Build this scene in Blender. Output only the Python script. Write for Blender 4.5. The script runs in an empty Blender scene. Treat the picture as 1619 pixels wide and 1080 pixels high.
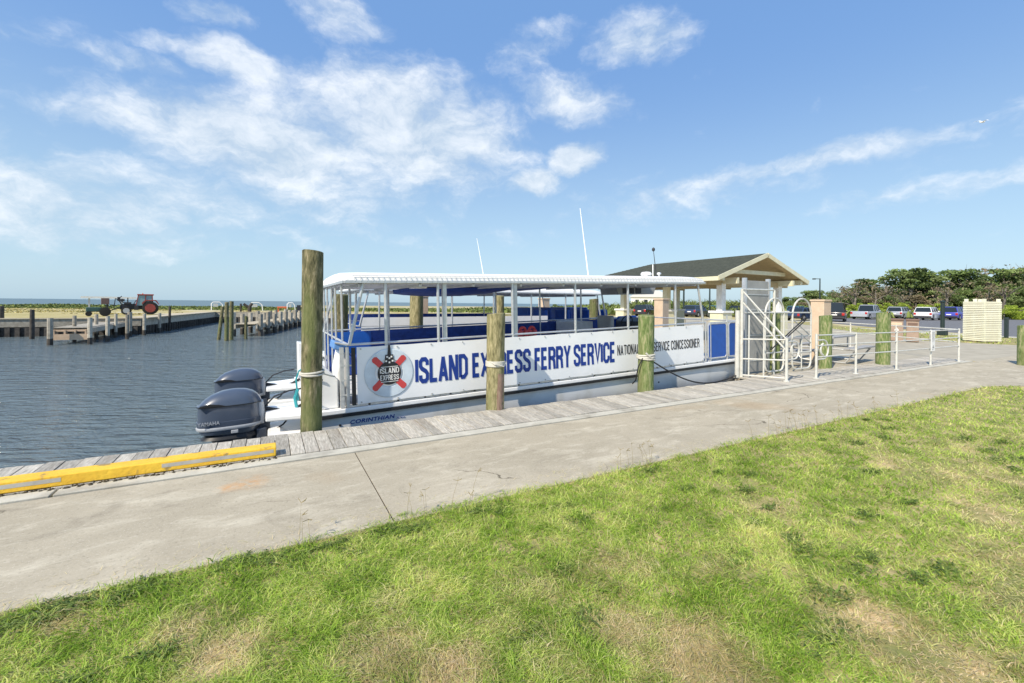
import bpy, math, random
import numpy as np
from mathutils import Vector, Matrix
R = math.radians
# ------------------------------------------------------------------ camera, world, sun
# world axes: +x runs along the dock (to the right in view), +y out over the water, z up; path surface z=0
sc = bpy.context.scene
F, CX, CY, ROLL, H = 697.0, 809.5, 480.0, 0.0105, 1.6
RV = Vector((.8755, -.4833, 0)).normalized(); FV = Vector((.4833, .8755, 0)).normalized(); UV = Vector((0, 0, 1))
right = RV*math.cos(ROLL)+UV*math.sin(ROLL); up = -RV*math.sin(ROLL)+UV*math.cos(ROLL)
cd = bpy.data.cameras.new('camera'); cam = bpy.data.objects.new('camera', cd); sc.collection.objects.link(cam)
m = Matrix((right, up, -FV)).transposed().to_4x4(); m.translation = Vector((0, 0, H)); cam.matrix_world = m
cd.sensor_width = 36; cd.lens = F/1619*36; cd.shift_y = -60/1619; cd.clip_end = 20000; cd.clip_start = .05
sc.camera = cam
sc.view_settings.view_transform = 'Standard'; sc.view_settings.look = 'None'; sc.view_settings.gamma = 1
sc.view_settings.exposure = 0.5
SUN_D = Vector((.99, .40, -.98)).normalized()      # direction the light travels
sl = bpy.data.lights.new('sun', 'SUN'); sl.energy = 3.9; sl.angle = R(.6); sl.color = (1, .90, .74)
so = bpy.data.objects.new('sun', sl); sc.collection.objects.link(so); so.rotation_euler = SUN_D.to_track_quat('-Z', 'Y').to_euler()

def pdir(px, py):
    a = (px-CX)/F; b = -(py-CY)/F
    return (right*a+up*b+FV)
def P(px, py, z=0.0):
    d = pdir(px, py); t = (z-H)/d.z
    return Vector((d.x*t, d.y*t, z))
def PD(px, py, Y):
    d = pdir(px, py); return Vector((0, 0, H))+d*Y
def C(X, Y, z=0.0): return Vector((RV.x*X+FV.x*Y, RV.y*X+FV.y*Y, z))

W = bpy.data.worlds.new('World'); sc.world = W; W.use_nodes = True
nt = W.node_tree; nt.nodes.clear(); N = nt.nodes.new; L = nt.links.new
out = N('ShaderNodeOutputWorld'); bg = N('ShaderNodeBackground'); L(bg.outputs[0], out.inputs[0]); bg.inputs[1].default_value = .12
sky = N('ShaderNodeTexSky'); sky.sky_type = 'NISHITA'; sky.sun_disc = False
sky.sun_elevation = R(42.5); sky.sun_rotation = math.atan2(-.99, -.40); sky.air_density = 1.0; sky.dust_density = 1.0; sky.ozone_density = 2.0
tc = N('ShaderNodeTexCoord')
def mth(op, a, b=None, c=None, clamp=False):
    n = N('ShaderNodeMath'); n.operation = op; n.use_clamp = clamp
    for i, v in enumerate((a, b, c)):
        if v is None: continue
        if isinstance(v, (int, float)): n.inputs[i].default_value = v
        else: L(v, n.inputs[i])
    return n.outputs[0]
def vm(op, a, b):
    n = N('ShaderNodeVectorMath'); n.operation = op
    for i, v in enumerate((a, b)):
        if isinstance(v, (tuple, list, Vector)): n.inputs[i].default_value = tuple(v)
        elif isinstance(v, (int, float)): n.inputs[i].default_value = (v,)*3
        else: L(v, n.inputs[i])
    return n.outputs['Value'] if op in ('DOT_PRODUCT', 'LENGTH') else n.outputs['Vector']
def wnoise(vec, scale, detail, rough=.6):
    n = N('ShaderNodeTexNoise'); n.inputs['Scale'].default_value = scale; n.inputs['Detail'].default_value = detail
    n.inputs['Roughness'].default_value = rough; L(vec, n.inputs['Vector']); return n
dirv = tc.outputs['Generated']
nz = wnoise(dirv, 6, 5)
warp = vm('MULTIPLY', vm('SUBTRACT', nz.outputs['Color'], (.5, .5, .5)), (.12, .12, .08))
dw = vm('ADD', dirv, warp)
total = None
CL = [(285, 192, 165, 34, -9, .9), (430, 225, 210, 70, -14, 1.1), (640, 205, 190, 95, -12, 1.2), (560, 290, 220, 85, 0, .72), (480, 190, 150, 60, -8, .9), (395, 112, 72, 36, -28, 1.0),
      (345, 20, 48, 20, -5, .85), (545, 22, 80, 42, -28, .8), (235, 102, 110, 20, -16, .7), (300, 76, 60, 16, -10, .55), (1020, 60, 80, 42, 5, .95),
      (840, 78, 70, 34, 30, .55), (905, 162, 95, 40, -5, .8), (910, 252, 46, 27, 12, 1.15), (840, 288, 52, 25, 5, 1.05), (110, 318, 300, 85, -4, .85),
      (340, 345, 180, 55, -6, .5), (30, 45, 75, 30, -12, .5), (75, 108, 90, 16, -12, .4), (1280, 256, 200, 22, 13, .8), (1120, 300, 240, 42, 12, .55),
      (1500, 300, 260, 24, 9, .5), (620, 120, 120, 50, -25, .45), (-250, 200, 260, 90, -8, .7), (1900, 150, 200, 60, 10, .6), (760, 190, 60, 40, -10, .6), (760, 365, 140, 18, -2, .35)]
for (px, py, a, b, rt, w) in CL:
    c = pdir(px, py); ln = c.length; c.normalize()
    t1 = (right-c*right.dot(c)).normalized(); t2 = c.cross(t1)*-1
    if t2.dot(UV) < 0: t2 = -t2
    q = R(rt); e1 = t1*math.cos(q)+t2*math.sin(q); e2 = -t1*math.sin(q)+t2*math.cos(q)
    cosr = 1/ln; a2 = a/F*cosr; b2 = b/F*cosr
    x = vm('DOT_PRODUCT', dw, e1/a2); y = vm('DOT_PRODUCT', dw, e2/b2)
    z = mth('GREATER_THAN', vm('DOT_PRODUCT', dirv, c), .3)
    d2 = mth('ADD', mth('MULTIPLY', x, x), mth('MULTIPLY', y, y))
    v = mth('MULTIPLY', mth('SUBTRACT', 1.0, mth('MULTIPLY', d2, .55), clamp=True), w)
    v = mth('MULTIPLY', v, z)
    total = v if total is None else mth('MAXIMUM', total, v)
mp = N('ShaderNodeMapping'); L(dw, mp.inputs[0]); mp.inputs['Scale'].default_value = (1, 1, 2.0)
n2 = wnoise(mp.outputs[0], 9, 8, .62)
n3 = wnoise(mp.outputs[0], 3.2, 6, .6)
dens = mth('ADD', total, mth('MULTIPLY', mth('SUBTRACT', n2.outputs[0], .5), 1.7))
dens = mth('ADD', dens, mth('MULTIPLY', mth('SUBTRACT', n3.outputs[0], .5), .7))
mr = N('ShaderNodeMapRange'); mr.interpolation_type = 'SMOOTHSTEP'; mr.inputs['From Min'].default_value = .22; mr.inputs['From Max'].default_value = 1.15
L(dens, mr.inputs['Value']); cloud = mth('MULTIPLY', mr.outputs[0], .80)
sepd = N('ShaderNodeSeparateXYZ'); L(dirv, sepd.inputs[0])
hzr = N('ShaderNodeMapRange'); hzr.interpolation_type = 'SMOOTHERSTEP'; L(sepd.outputs['Z'], hzr.inputs['Value'])
hzr.inputs['From Min'].default_value = -.02; hzr.inputs['From Max'].default_value = .55; hzr.inputs['To Min'].default_value = 1; hzr.inputs['To Max'].default_value = 0
def wmix(f, a, b):
    n = N('ShaderNodeMix'); n.data_type = 'RGBA'
    for s, v in ((n.inputs[0], f), (n.inputs[6], a), (n.inputs[7], b)):
        if isinstance(v, (int, float)): s.default_value = v
        elif isinstance(v, tuple): s.default_value = v
        else: L(v, s)
    return n.outputs[2]
tint = N('ShaderNodeMix'); tint.data_type = 'RGBA'; tint.blend_type = 'MULTIPLY'; tint.inputs[0].default_value = 1
L(sky.outputs[0], tint.inputs[6]); tint.inputs[7].default_value = (1.0, 1.0, 1.0, 1)
SKYTOP = (1.22, 2.45, 4.85, 1); SKYHZ = (3.0, 4.3, 5.3, 1)
grad = wmix(hzr.outputs[0], SKYTOP, SKYHZ)
base = wmix(.75, tint.outputs[2], grad)
cr_ = N('ShaderNodeMapRange'); cr_.inputs['From Min'].default_value = .38; cr_.inputs['From Max'].default_value = .66; L(n2.outputs[0], cr_.inputs['Value'])
ccol = wmix(cr_.outputs[0], (3.7, 4.4, 5.1, 1), (6.1, 6.35, 6.6, 1))
L(wmix(cloud, base, ccol), bg.inputs[0])

# ------------------------------------------------------------------ materials
def mat(name, stops, scale=5, detail=6, rough=.7, metal=0, bump=0, bscale=None, stretch=(1, 1, 1), attr=None, attr_amt=.35, spec=.5,
        second=None, coat=0, trans=0, obj_rand=0, warpd=0):
    """procedural surface: noise -> colour ramp, optional large stains, per-piece variation and bump"""
    M = bpy.data.materials.new(name); M.use_nodes = True; t = M.node_tree; b = t.nodes['Principled BSDF']
    n = t.nodes.new; l = t.links.new
    co = n('ShaderNodeTexCoord'); mpn = n('ShaderNodeMapping'); l(co.outputs['Object'], mpn.inputs[0]); mpn.inputs['Scale'].default_value = stretch
    src = mpn.outputs[0]
    if obj_rand:
        oi = n('ShaderNodeObjectInfo'); ad = n('ShaderNodeVectorMath'); ad.operation = 'ADD'; sc_ = n('ShaderNodeMath'); sc_.operation = 'MULTIPLY'
        l(oi.outputs['Random'], sc_.inputs[0]); sc_.inputs[1].default_value = 37; l(src, ad.inputs[0]); l(sc_.outputs[0], ad.inputs[1]); src = ad.outputs[0]
    nz_ = n('ShaderNodeTexNoise'); nz_.inputs['Scale'].default_value = scale; nz_.inputs['Detail'].default_value = detail; nz_.inputs['Roughness'].default_value = .62
    nz_.inputs['Distortion'].default_value = warpd; l(src, nz_.inputs['Vector'])
    rp = n('ShaderNodeValToRGB'); e = rp.color_ramp.elements
    while len(e) < len(stops): e.new(.5)
    for k, (p, c) in enumerate(stops): e[k].position = p; e[k].color = (*c, 1)
    l(nz_.outputs[0], rp.inputs[0]); col = rp.outputs[0]
    if second:                       # (scale, lo, hi, colour, amount)
        s2, lo, hi, c2, am = second
        nn = n('ShaderNodeTexNoise'); nn.inputs['Scale'].default_value = s2; nn.inputs['Detail'].default_value = 5; l(src, nn.inputs['Vector'])
        r_ = n('ShaderNodeMapRange'); r_.inputs['From Min'].default_value = lo; r_.inputs['From Max'].default_value = hi; r_.inputs['To Max'].default_value = am
        l(nn.outputs[0], r_.inputs['Value']); mx = n('ShaderNodeMix'); mx.data_type = 'RGBA'; l(r_.outputs[0], mx.inputs[0]); l(col, mx.inputs[6]); mx.inputs[7].default_value = (*c2, 1); col = mx.outputs[2]
    if attr:
        at = n('ShaderNodeAttribute'); at.attribute_name = attr; mm = n('ShaderNodeMapRange'); l(at.outputs['Fac'], mm.inputs['Value'])
        mm.inputs['To Min'].default_value = 1-attr_amt; mm.inputs['To Max'].default_value = 1+attr_amt
        mu = n('ShaderNodeMix'); mu.data_type = 'RGBA'; mu.blend_type = 'MULTIPLY'; mu.inputs[0].default_value = 1; l(col, mu.inputs[6]); l(mm.outputs[0], mu.inputs[7]); col = mu.outputs[2]
    l(col, b.inputs['Base Color']); b.inputs['Roughness'].default_value = rough; b.inputs['Metallic'].default_value = metal
    b.inputs['Specular IOR Level'].default_value = spec; b.inputs['Coat Weight'].default_value = coat
    if bump:
        bn = n('ShaderNodeTexNoise'); bn.inputs['Scale'].default_value = bscale or scale*3; bn.inputs['Detail'].default_value = 6; l(src, bn.inputs['Vector'])
        bb = n('ShaderNodeBump'); bb.inputs['Strength'].default_value = bump; bb.inputs['Distance'].default_value = .01; l(bn.outputs[0], bb.inputs['Height']); l(bb.outputs[0], b.inputs['Normal'])
    if trans:
        tr = n('ShaderNodeBsdfTranslucent'); l(col, tr.inputs[0]); ms = n('ShaderNodeMixShader'); ms.inputs[0].default_value = trans
        l(b.outputs[0], ms.inputs[1]); l(tr.outputs[0], ms.inputs[2]); l(ms.outputs[0], t.nodes['Material Output'].inputs[0])
    return M
def flat(name, c, rough=.5, metal=0, var=.12, scale=8, **k):
    return mat(name, [(.3, tuple(x*(1-var) for x in c)), (.7, tuple(min(1, x*(1+var)) for x in c))], scale=scale, rough=rough, metal=metal, **k)
def concrete_mat():
    M = bpy.data.materials.new('concrete'); M.use_nodes = True; t = M.node_tree; n = t.nodes.new; l = t.links.new; b = t.nodes['Principled BSDF']
    co = n('ShaderNodeTexCoord'); cur = None
    def nz(sc_, de, ro, di=0, st=(1, 1, 1)):
        mp_ = n('ShaderNodeMapping'); l(co.outputs['Object'], mp_.inputs[0]); mp_.inputs['Scale'].default_value = st
        q = n('ShaderNodeTexNoise'); q.inputs['Scale'].default_value = sc_; q.inputs['Detail'].default_value = de; q.inputs['Roughness'].default_value = ro; q.inputs['Distortion'].default_value = di; l(mp_.outputs[0], q.inputs['Vector']); return q.outputs[0]
    def ramp(f, a_, b_):
        r = n('ShaderNodeMapRange'); r.inputs['From Min'].default_value = a_; r.inputs['From Max'].default_value = b_; r.clamp = True; l(f, r.inputs['Value']); return r.outputs[0]
    def mx(f, a_, b_, amt=1, mode='MIX'):
        q = n('ShaderNodeMix'); q.data_type = 'RGBA'; q.blend_type = mode
        m2 = n('ShaderNodeMath'); m2.operation = 'MULTIPLY'; l(f, m2.inputs[0]); m2.inputs[1].default_value = amt; l(m2.outputs[0], q.inputs[0])
        for s_, v in ((q.inputs[6], a_), (q.inputs[7], b_)):
            if isinstance(v, tuple): s_.default_value = v
            else: l(v, s_)
        return q.outputs[2]
    c = mx(ramp(nz(.9, 10, .65, .8), .3, .7), (.375, .33, .245, 1), (.485, .43, .325, 1))
    c = mx(ramp(nz(2.6, 12, .75, .4, (.6, 1.6, 1)), .50, .66), c, (.62, .565, .44, 1), .75)
    c = mx(ramp(nz(1.7, 8, .7, 1.2, (.7, 1.3, 1)), .54, .68), c, (.23, .20, .15, 1), .5)
    c = mx(ramp(nz(7, 10, .8), .55, .66), c, (.26, .23, .17, 1), .45)
    c = mx(ramp(nz(14, 8, .8), .57, .66), c, (.66, .60, .48, 1), .5)
    c = mx(ramp(nz(45, 4, .6), .56, .70), c, (.17, .15, .115, 1), .55)
    c = mx(ramp(nz(90, 3, .6), .58, .68), c, (.66, .61, .50, 1), .6)
    c = mx(ramp(nz(.33, 4, .6), .60, .68), c, (.42, .27, .13, 1), .30)
    vo = n('ShaderNodeTexVoronoi'); vo.feature = 'DISTANCE_TO_EDGE'; vo.inputs['Scale'].default_value = .42
    wn = n('ShaderNodeTexNoise'); wn.inputs['Scale'].default_value = 3.5; wn.inputs['Detail'].default_value = 8; l(co.outputs['Object'], wn.inputs['Vector'])
    wa = n('ShaderNodeVectorMath'); wa.operation = 'SCALE'; wa.inputs['Scale'].default_value = .35; l(wn.outputs['Color'], wa.inputs[0]); wb = n('ShaderNodeVectorMath'); l(co.outputs['Object'], wb.inputs[0]); l(wa.outputs[0], wb.inputs[1]); l(wb.outputs[0], vo.inputs['Vector'])
    ck = ramp(vo.outputs['Distance'], .0035, .0012); m4 = n('ShaderNodeMath'); m4.operation = 'MULTIPLY'; l(ck, m4.inputs[0]); l(ramp(nz(.6, 2, .5), .50, .56), m4.inputs[1]); m4.use_clamp = True
    c = mx(m4.outputs[0], c, (.10, .085, .06, 1), .8)
    for (rx_, ry_, rr_) in ((P(395, 763).x, P(395, 763).y, .22), (P(360, 772).x, P(360, 772).y, .12)):
        vd = n('ShaderNodeVectorMath'); vd.operation = 'DISTANCE'; l(co.outputs['Object'], vd.inputs[0]); vd.inputs[1].default_value = (rx_, ry_, 0)
        f = n('ShaderNodeMapRange'); f.inputs['From Min'].default_value = rr_; f.inputs['From Max'].default_value = 0; l(vd.outputs['Value'], f.inputs['Value'])
        m3 = n('ShaderNodeMath'); m3.operation = 'MULTIPLY'; l(f.outputs[0], m3.inputs[0]); l(ramp(nz(9, 6, .7), .4, .6), m3.inputs[1]); c = mx(m3.outputs[0], c, (.60, .30, .10, 1), .7)
    l(c, b.inputs['Base Color']); b.inputs['Roughness'].default_value = .92; b.inputs['Specular IOR Level'].default_value = .2
    bb = n('ShaderNodeBump'); bb.inputs['Strength'].default_value = .35; bb.inputs['Distance'].default_value = .006; l(nz(70, 8, .7), bb.inputs['Height']); l(bb.outputs[0], b.inputs['Normal']); return M
concrete = concrete_mat()
concrete2 = mat('plaza_concrete', [(.35, (.36, .325, .255)), (.65, (.47, .43, .34))], 1.6, 12, .9, bump=.2, bscale=60, spec=.2)
kerbm = mat('header_concrete', [(.3, (.45, .43, .36)), (.7, (.60, .57, .48))], 5, 10, .9, bump=.3, bscale=60, second=(2.3, .55, .68, (.25, .22, .17), .6))
asphalt = mat('asphalt', [(.3, (.13, .13, .135)), (.7, (.19, .19, .195))], 2, 10, .9, bump=.2, bscale=80)
plank = mat('plank_wood', [(.3, (.26, .24, .20)), (.5, (.43, .40, .34)), (.7, (.62, .585, .51))], 11, 10, .85, bump=.5, bscale=30, stretch=(6, .7, 1), attr='rnd', attr_amt=.22, second=(1.6, .52, .7, (.34, .29, .235), .5))
oldwood = mat('old_wood', [(.3, (.26, .23, .18)), (.7, (.50, .46, .38))], 6, 8, .9, bump=.4, attr='rnd', attr_amt=.25)
darkwood = mat('dark_wet_wood', [(.3, (.035, .03, .025)), (.7, (.11, .095, .08))], 5, 8, .85, bump=.3, attr='rnd', attr_amt=.3)
newwood = mat('new_wood', [(.3, (.50, .36, .24)), (.7, (.62, .47, .33))], 6, 6, .8)
pilem = mat('piling_wood', [(.3, (.035, .035, .018)), (.44, (.11, .105, .05)), (.56, (.20, .18, .095)), (.7, (.36, .31, .20))], 13, 12, .9, bump=1, bscale=40, stretch=(2.2, 2.2, .5), obj_rand=1, second=(2.6, .5, .62, (.13, .16, .05), .7))
piley = mat('yellowed_piling_wood', [(.3, (.09, .08, .035)), (.48, (.26, .235, .115)), (.68, (.48, .42, .24))], 13, 12, .9, bump=1, bscale=40, stretch=(2.2, 2.2, .5), obj_rand=1, second=(2.2, .52, .64, (.17, .18, .07), .6))
pileg = mat('green_piling_wood', [(.3, (.06, .09, .022)), (.46, (.15, .21, .065)), (.68, (.38, .36, .20))], 12, 12, .9, bump=1, bscale=40, stretch=(2.2, 2.2, .5), obj_rand=1, second=(2.2, .52, .64, (.17, .18, .07), .6))
barewood = mat('bare_split_wood', [(.3, (.22, .12, .08)), (.6, (.42, .29, .21)), (.8, (.52, .40, .30))], 12, 10, .85, bump=.8, stretch=(3, 3, .3))
white = flat('white_fibreglass', (.86, .86, .85), .35, var=.05, coat=.2)
hullm = mat('hull_gelcoat', [(.3, (.72, .73, .72)), (.7, (.83, .83, .81))], 1.2, 6, .32, second=(2.2, .52, .72, (.50, .47, .38), .45), coat=.3)
vinyl = mat('banner_vinyl', [(.3, (.86, .88, .89)), (.7, (.92, .92, .92))], 1.5, 5, .45, bump=.35, bscale=4, second=(2.5, .58, .75, (.70, .69, .64), .35))
canvas = flat('white_canvas', (.86, .86, .85), .6, var=.03, bump=.3, bscale=25)
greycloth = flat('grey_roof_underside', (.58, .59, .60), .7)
blue = flat('blue_panel', (.006, .085, .40), .4, var=.12)
bluecloth = flat('navy_cloth', (.022, .065, .30), .7, var=.3, bump=.5, bscale=12)
bluetext = flat('blue_lettering', (.006, .040, .27), .5, var=.1)
blacktext = flat('black_lettering', (.02, .02, .025), .5)
redm = flat('red_paint', (.60, .06, .06), .5)
blackm = flat('black_rubber', (.018, .018, .02), .5)
alu = mat('aluminium_tube', [(.3, (.52, .54, .56)), (.7, (.70, .72, .73))], 12, 5, .38, metal=.55)
galv = mat('galvanised_steel', [(.3, (.46, .47, .47)), (.7, (.62, .63, .62))], 15, 6, .5, metal=.4, bump=.1)
gatew = mat('white_painted_tube', [(.3, (.52, .52, .48)), (.7, (.66, .66, .61))], 10, 6, .45, second=(14, .62, .75, (.35, .25, .15), .6))
greyboard = mat('brushed_grey_board', [(.3, (.30, .30, .29)), (.7, (.40, .40, .38))], 4, 8, .6, metal=.2, bump=.15)
engm = flat('engine_paint', (.065, .085, .125), .33, var=.06, coat=.5)
engd = flat('engine_lower_paint', (.045, .055, .075), .4)
engs = flat('engine_silver', (.42, .44, .47), .35)
ropew = flat('white_rope', (.62, .60, .53), .9, bump=.8, bscale=120)
yellow = mat('yellow_paint', [(.3, (.80, .44, .03)), (.7, (.90, .58, .05))], 4, 10, .65, bump=.5, bscale=30, second=(7, .58, .64, (.28, .20, .08), .85))
greypad = flat('grey_patch', (.45, .43, .38), .8, bump=.3)
tan = mat('tan_stucco', [(.3, (.60, .45, .31)), (.7, (.70, .55, .40))], 6, 8, .8, bump=.2)
cream = mat('cream_paint', [(.3, (.66, .62, .42)), (.7, (.76, .73, .54))], 5, 6, .6)
creamslat = mat('cream_plastic_lumber', [(.3, (.76, .74, .56)), (.7, (.85, .84, .68))], 4, 6, .6, attr='rnd', attr_amt=.08)
whitepaint = flat('white_paint', (.85, .84, .80), .6)
shingle = mat('roof_shingle', [(.3, (.035, .042, .032)), (.7, (.085, .095, .075))], 9, 10, .95, bump=.8, bscale=50, attr='rnd', attr_amt=.2)
soffit = flat('brown_soffit', (.46, .36, .20), .8)
brown = flat('bin_panel', (.34, .25, .19), .7)
darkbrown = flat('bin_lid', (.16, .10, .075), .6)
polem = flat('dark_green_pole', (.015, .03, .03), .5)
darkm = flat('dark_metal', (.03, .03, .035), .5)
glassm = flat('dark_glass', (.02, .028, .035), .06, var=.1)
tyrem = flat('tyre_rubber', (.02, .02, .02), .85)
rimm = flat('wheel_rim', (.5, .5, .52), .35, metal=.5)
lamp_r = flat('tail_lamp', (.45, .02, .02), .3)
tealm = flat('teal_hose', (.03, .30, .34), .5)
orangem = flat('orange_paint', (.65, .16, .06), .6)
greenm = flat('tractor_green', (.04, .10, .09), .5)
redtr = flat('tractor_red', (.30, .055, .045), .6, var=.35)
skin = None
leafm = mat('leaf', [(.3, (.07, .11, .03)), (.5, (.14, .20, .055)), (.72, (.25, .30, .11))], .35, 4, .6, attr='rnd', attr_amt=.55, trans=.25, obj_rand=1)
leafb = mat('bronze_leaf', [(.3, (.10, .09, .05)), (.5, (.22, .18, .10)), (.72, (.33, .26, .17))], .35, 4, .7, attr='rnd', attr_amt=.5, trans=.2, obj_rand=1)
leafy = mat('light_leaf', [(.3, (.20, .28, .03)), (.7, (.38, .46, .06))], .5, 4, .6, attr='rnd', attr_amt=.45, trans=.3, obj_rand=1)
barkm = mat('bark', [(.3, (.13, .11, .09)), (.7, (.30, .27, .23))], 4, 6, .9)
# lawn blades: green <-> straw through the baked 'dry' attribute (dead patches of turf)
def grassmat():
    M = bpy.data.materials.new('grass_blades'); M.use_nodes = True; t = M.node_tree; n = t.nodes.new; l = t.links.new; b = t.nodes['Principled BSDF']
    a1 = n('ShaderNodeAttribute'); a1.attribute_name = 'rnd'; a2 = n('ShaderNodeAttribute'); a2.attribute_name = 'dry'
    r1 = n('ShaderNodeValToRGB'); e = r1.color_ramp.elements; e[0].position = 0; e[0].color = (.19, .32, .025, 1); e[1].position = 1; e[1].color = (.76, .78, .27, 1)
    k = e.new(.45); k.color = (.43, .61, .085, 1)
    r2 = n('ShaderNodeValToRGB'); e = r2.color_ramp.elements; e[0].color = (.52, .41, .20, 1); e[1].color = (.92, .76, .50, 1)
    l(a1.outputs['Fac'], r1.inputs[0]); l(a1.outputs['Fac'], r2.inputs[0])
    mx = n('ShaderNodeMix'); mx.data_type = 'RGBA'; l(a2.outputs['Fac'], mx.inputs[0]); l(r1.outputs[0], mx.inputs[6]); l(r2.outputs[0], mx.inputs[7])
    l(mx.outputs[2], b.inputs['Base Color']); b.inputs['Roughness'].default_value = .55; b.inputs['Specular IOR Level'].default_value = .25
    tr = n('ShaderNodeBsdfTranslucent'); l(mx.outputs[2], tr.inputs[0]); ms = n('ShaderNodeMixShader'); ms.inputs[0].default_value = .42
    l(b.outputs[0], ms.inputs[1]); l(tr.outputs[0], ms.inputs[2]); l(ms.outputs[0], t.nodes['Material Output'].inputs[0]); return M
grassm = grassmat()
soil = mat('lawn_soil', [(.35, (.17, .19, .05)), (.5, (.32, .28, .11)), (.68, (.56, .42, .24))], 3, 10, .95, bump=.6, bscale=60)
farland = mat('far_land_ground', [(.3, (.33, .29, .10)), (.5, (.43, .36, .15)), (.7, (.54, .45, .26))], .18, 8, .95, second=(.09, .5, .62, (.58, .52, .38), .8))
farveg = mat('shore_plants', [(.3, (.09, .13, .03)), (.7, (.20, .24, .06))], .3, 5, .8, attr='rnd', attr_amt=.5)
sand = flat('sand', (.50, .43, .31), .95)
def watermat():
    M = bpy.data.materials.new('harbour_water'); M.use_nodes = True; t = M.node_tree; n = t.nodes.new; l = t.links.new; b = t.nodes['Principled BSDF']
    b.inputs['Base Color'].default_value = (.13, .17, .185, 1); b.inputs['Roughness'].default_value = .07; b.inputs['IOR'].default_value = 1.33
    g = n('ShaderNodeNewGeometry'); mr_ = n('ShaderNodeMapping'); l(g.outputs['Position'], mr_.inputs[0]); mr_.inputs['Rotation'].default_value = (0, 0, R(24)); mp_ = n('ShaderNodeMapping'); l(mr_.outputs[0], mp_.inputs[0]); mp_.inputs['Scale'].default_value = (.75, 2.4, 1)
    last = None
    for s, d, st in ((.8, 3, .30), (2.4, 4, .17), (8, 4, .035)):
        nn = n('ShaderNodeTexNoise'); nn.inputs['Scale'].default_value = s; nn.inputs['Detail'].default_value = d; nn.inputs['Distortion'].default_value = .35; l(mp_.outputs[0], nn.inputs['Vector'])
        bb = n('ShaderNodeBump'); bb.inputs['Strength'].default_value = 1; bb.inputs['Distance'].default_value = st; l(nn.outputs[0], bb.inputs['Height'])
        if last: l(last, bb.inputs['Normal'])
        else:
            wp = n('ShaderNodeTexNoise'); wp.inputs['Scale'].default_value = .11; wp.inputs['Detail'].default_value = 3; l(g.outputs['Position'], wp.inputs['Vector'])
            wr = n('ShaderNodeMapRange'); wr.inputs['From Min'].default_value = .38; wr.inputs['From Max'].default_value = .62; wr.inputs['To Min'].default_value = .35; wr.inputs['To Max'].default_value = 1; l(wp.outputs[0], wr.inputs['Value']); l(wr.outputs[0], bb.inputs['Strength'])
        last = bb.outputs[0]
    l(last, b.inputs['Normal']); return M
waterm = watermat()

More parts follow.
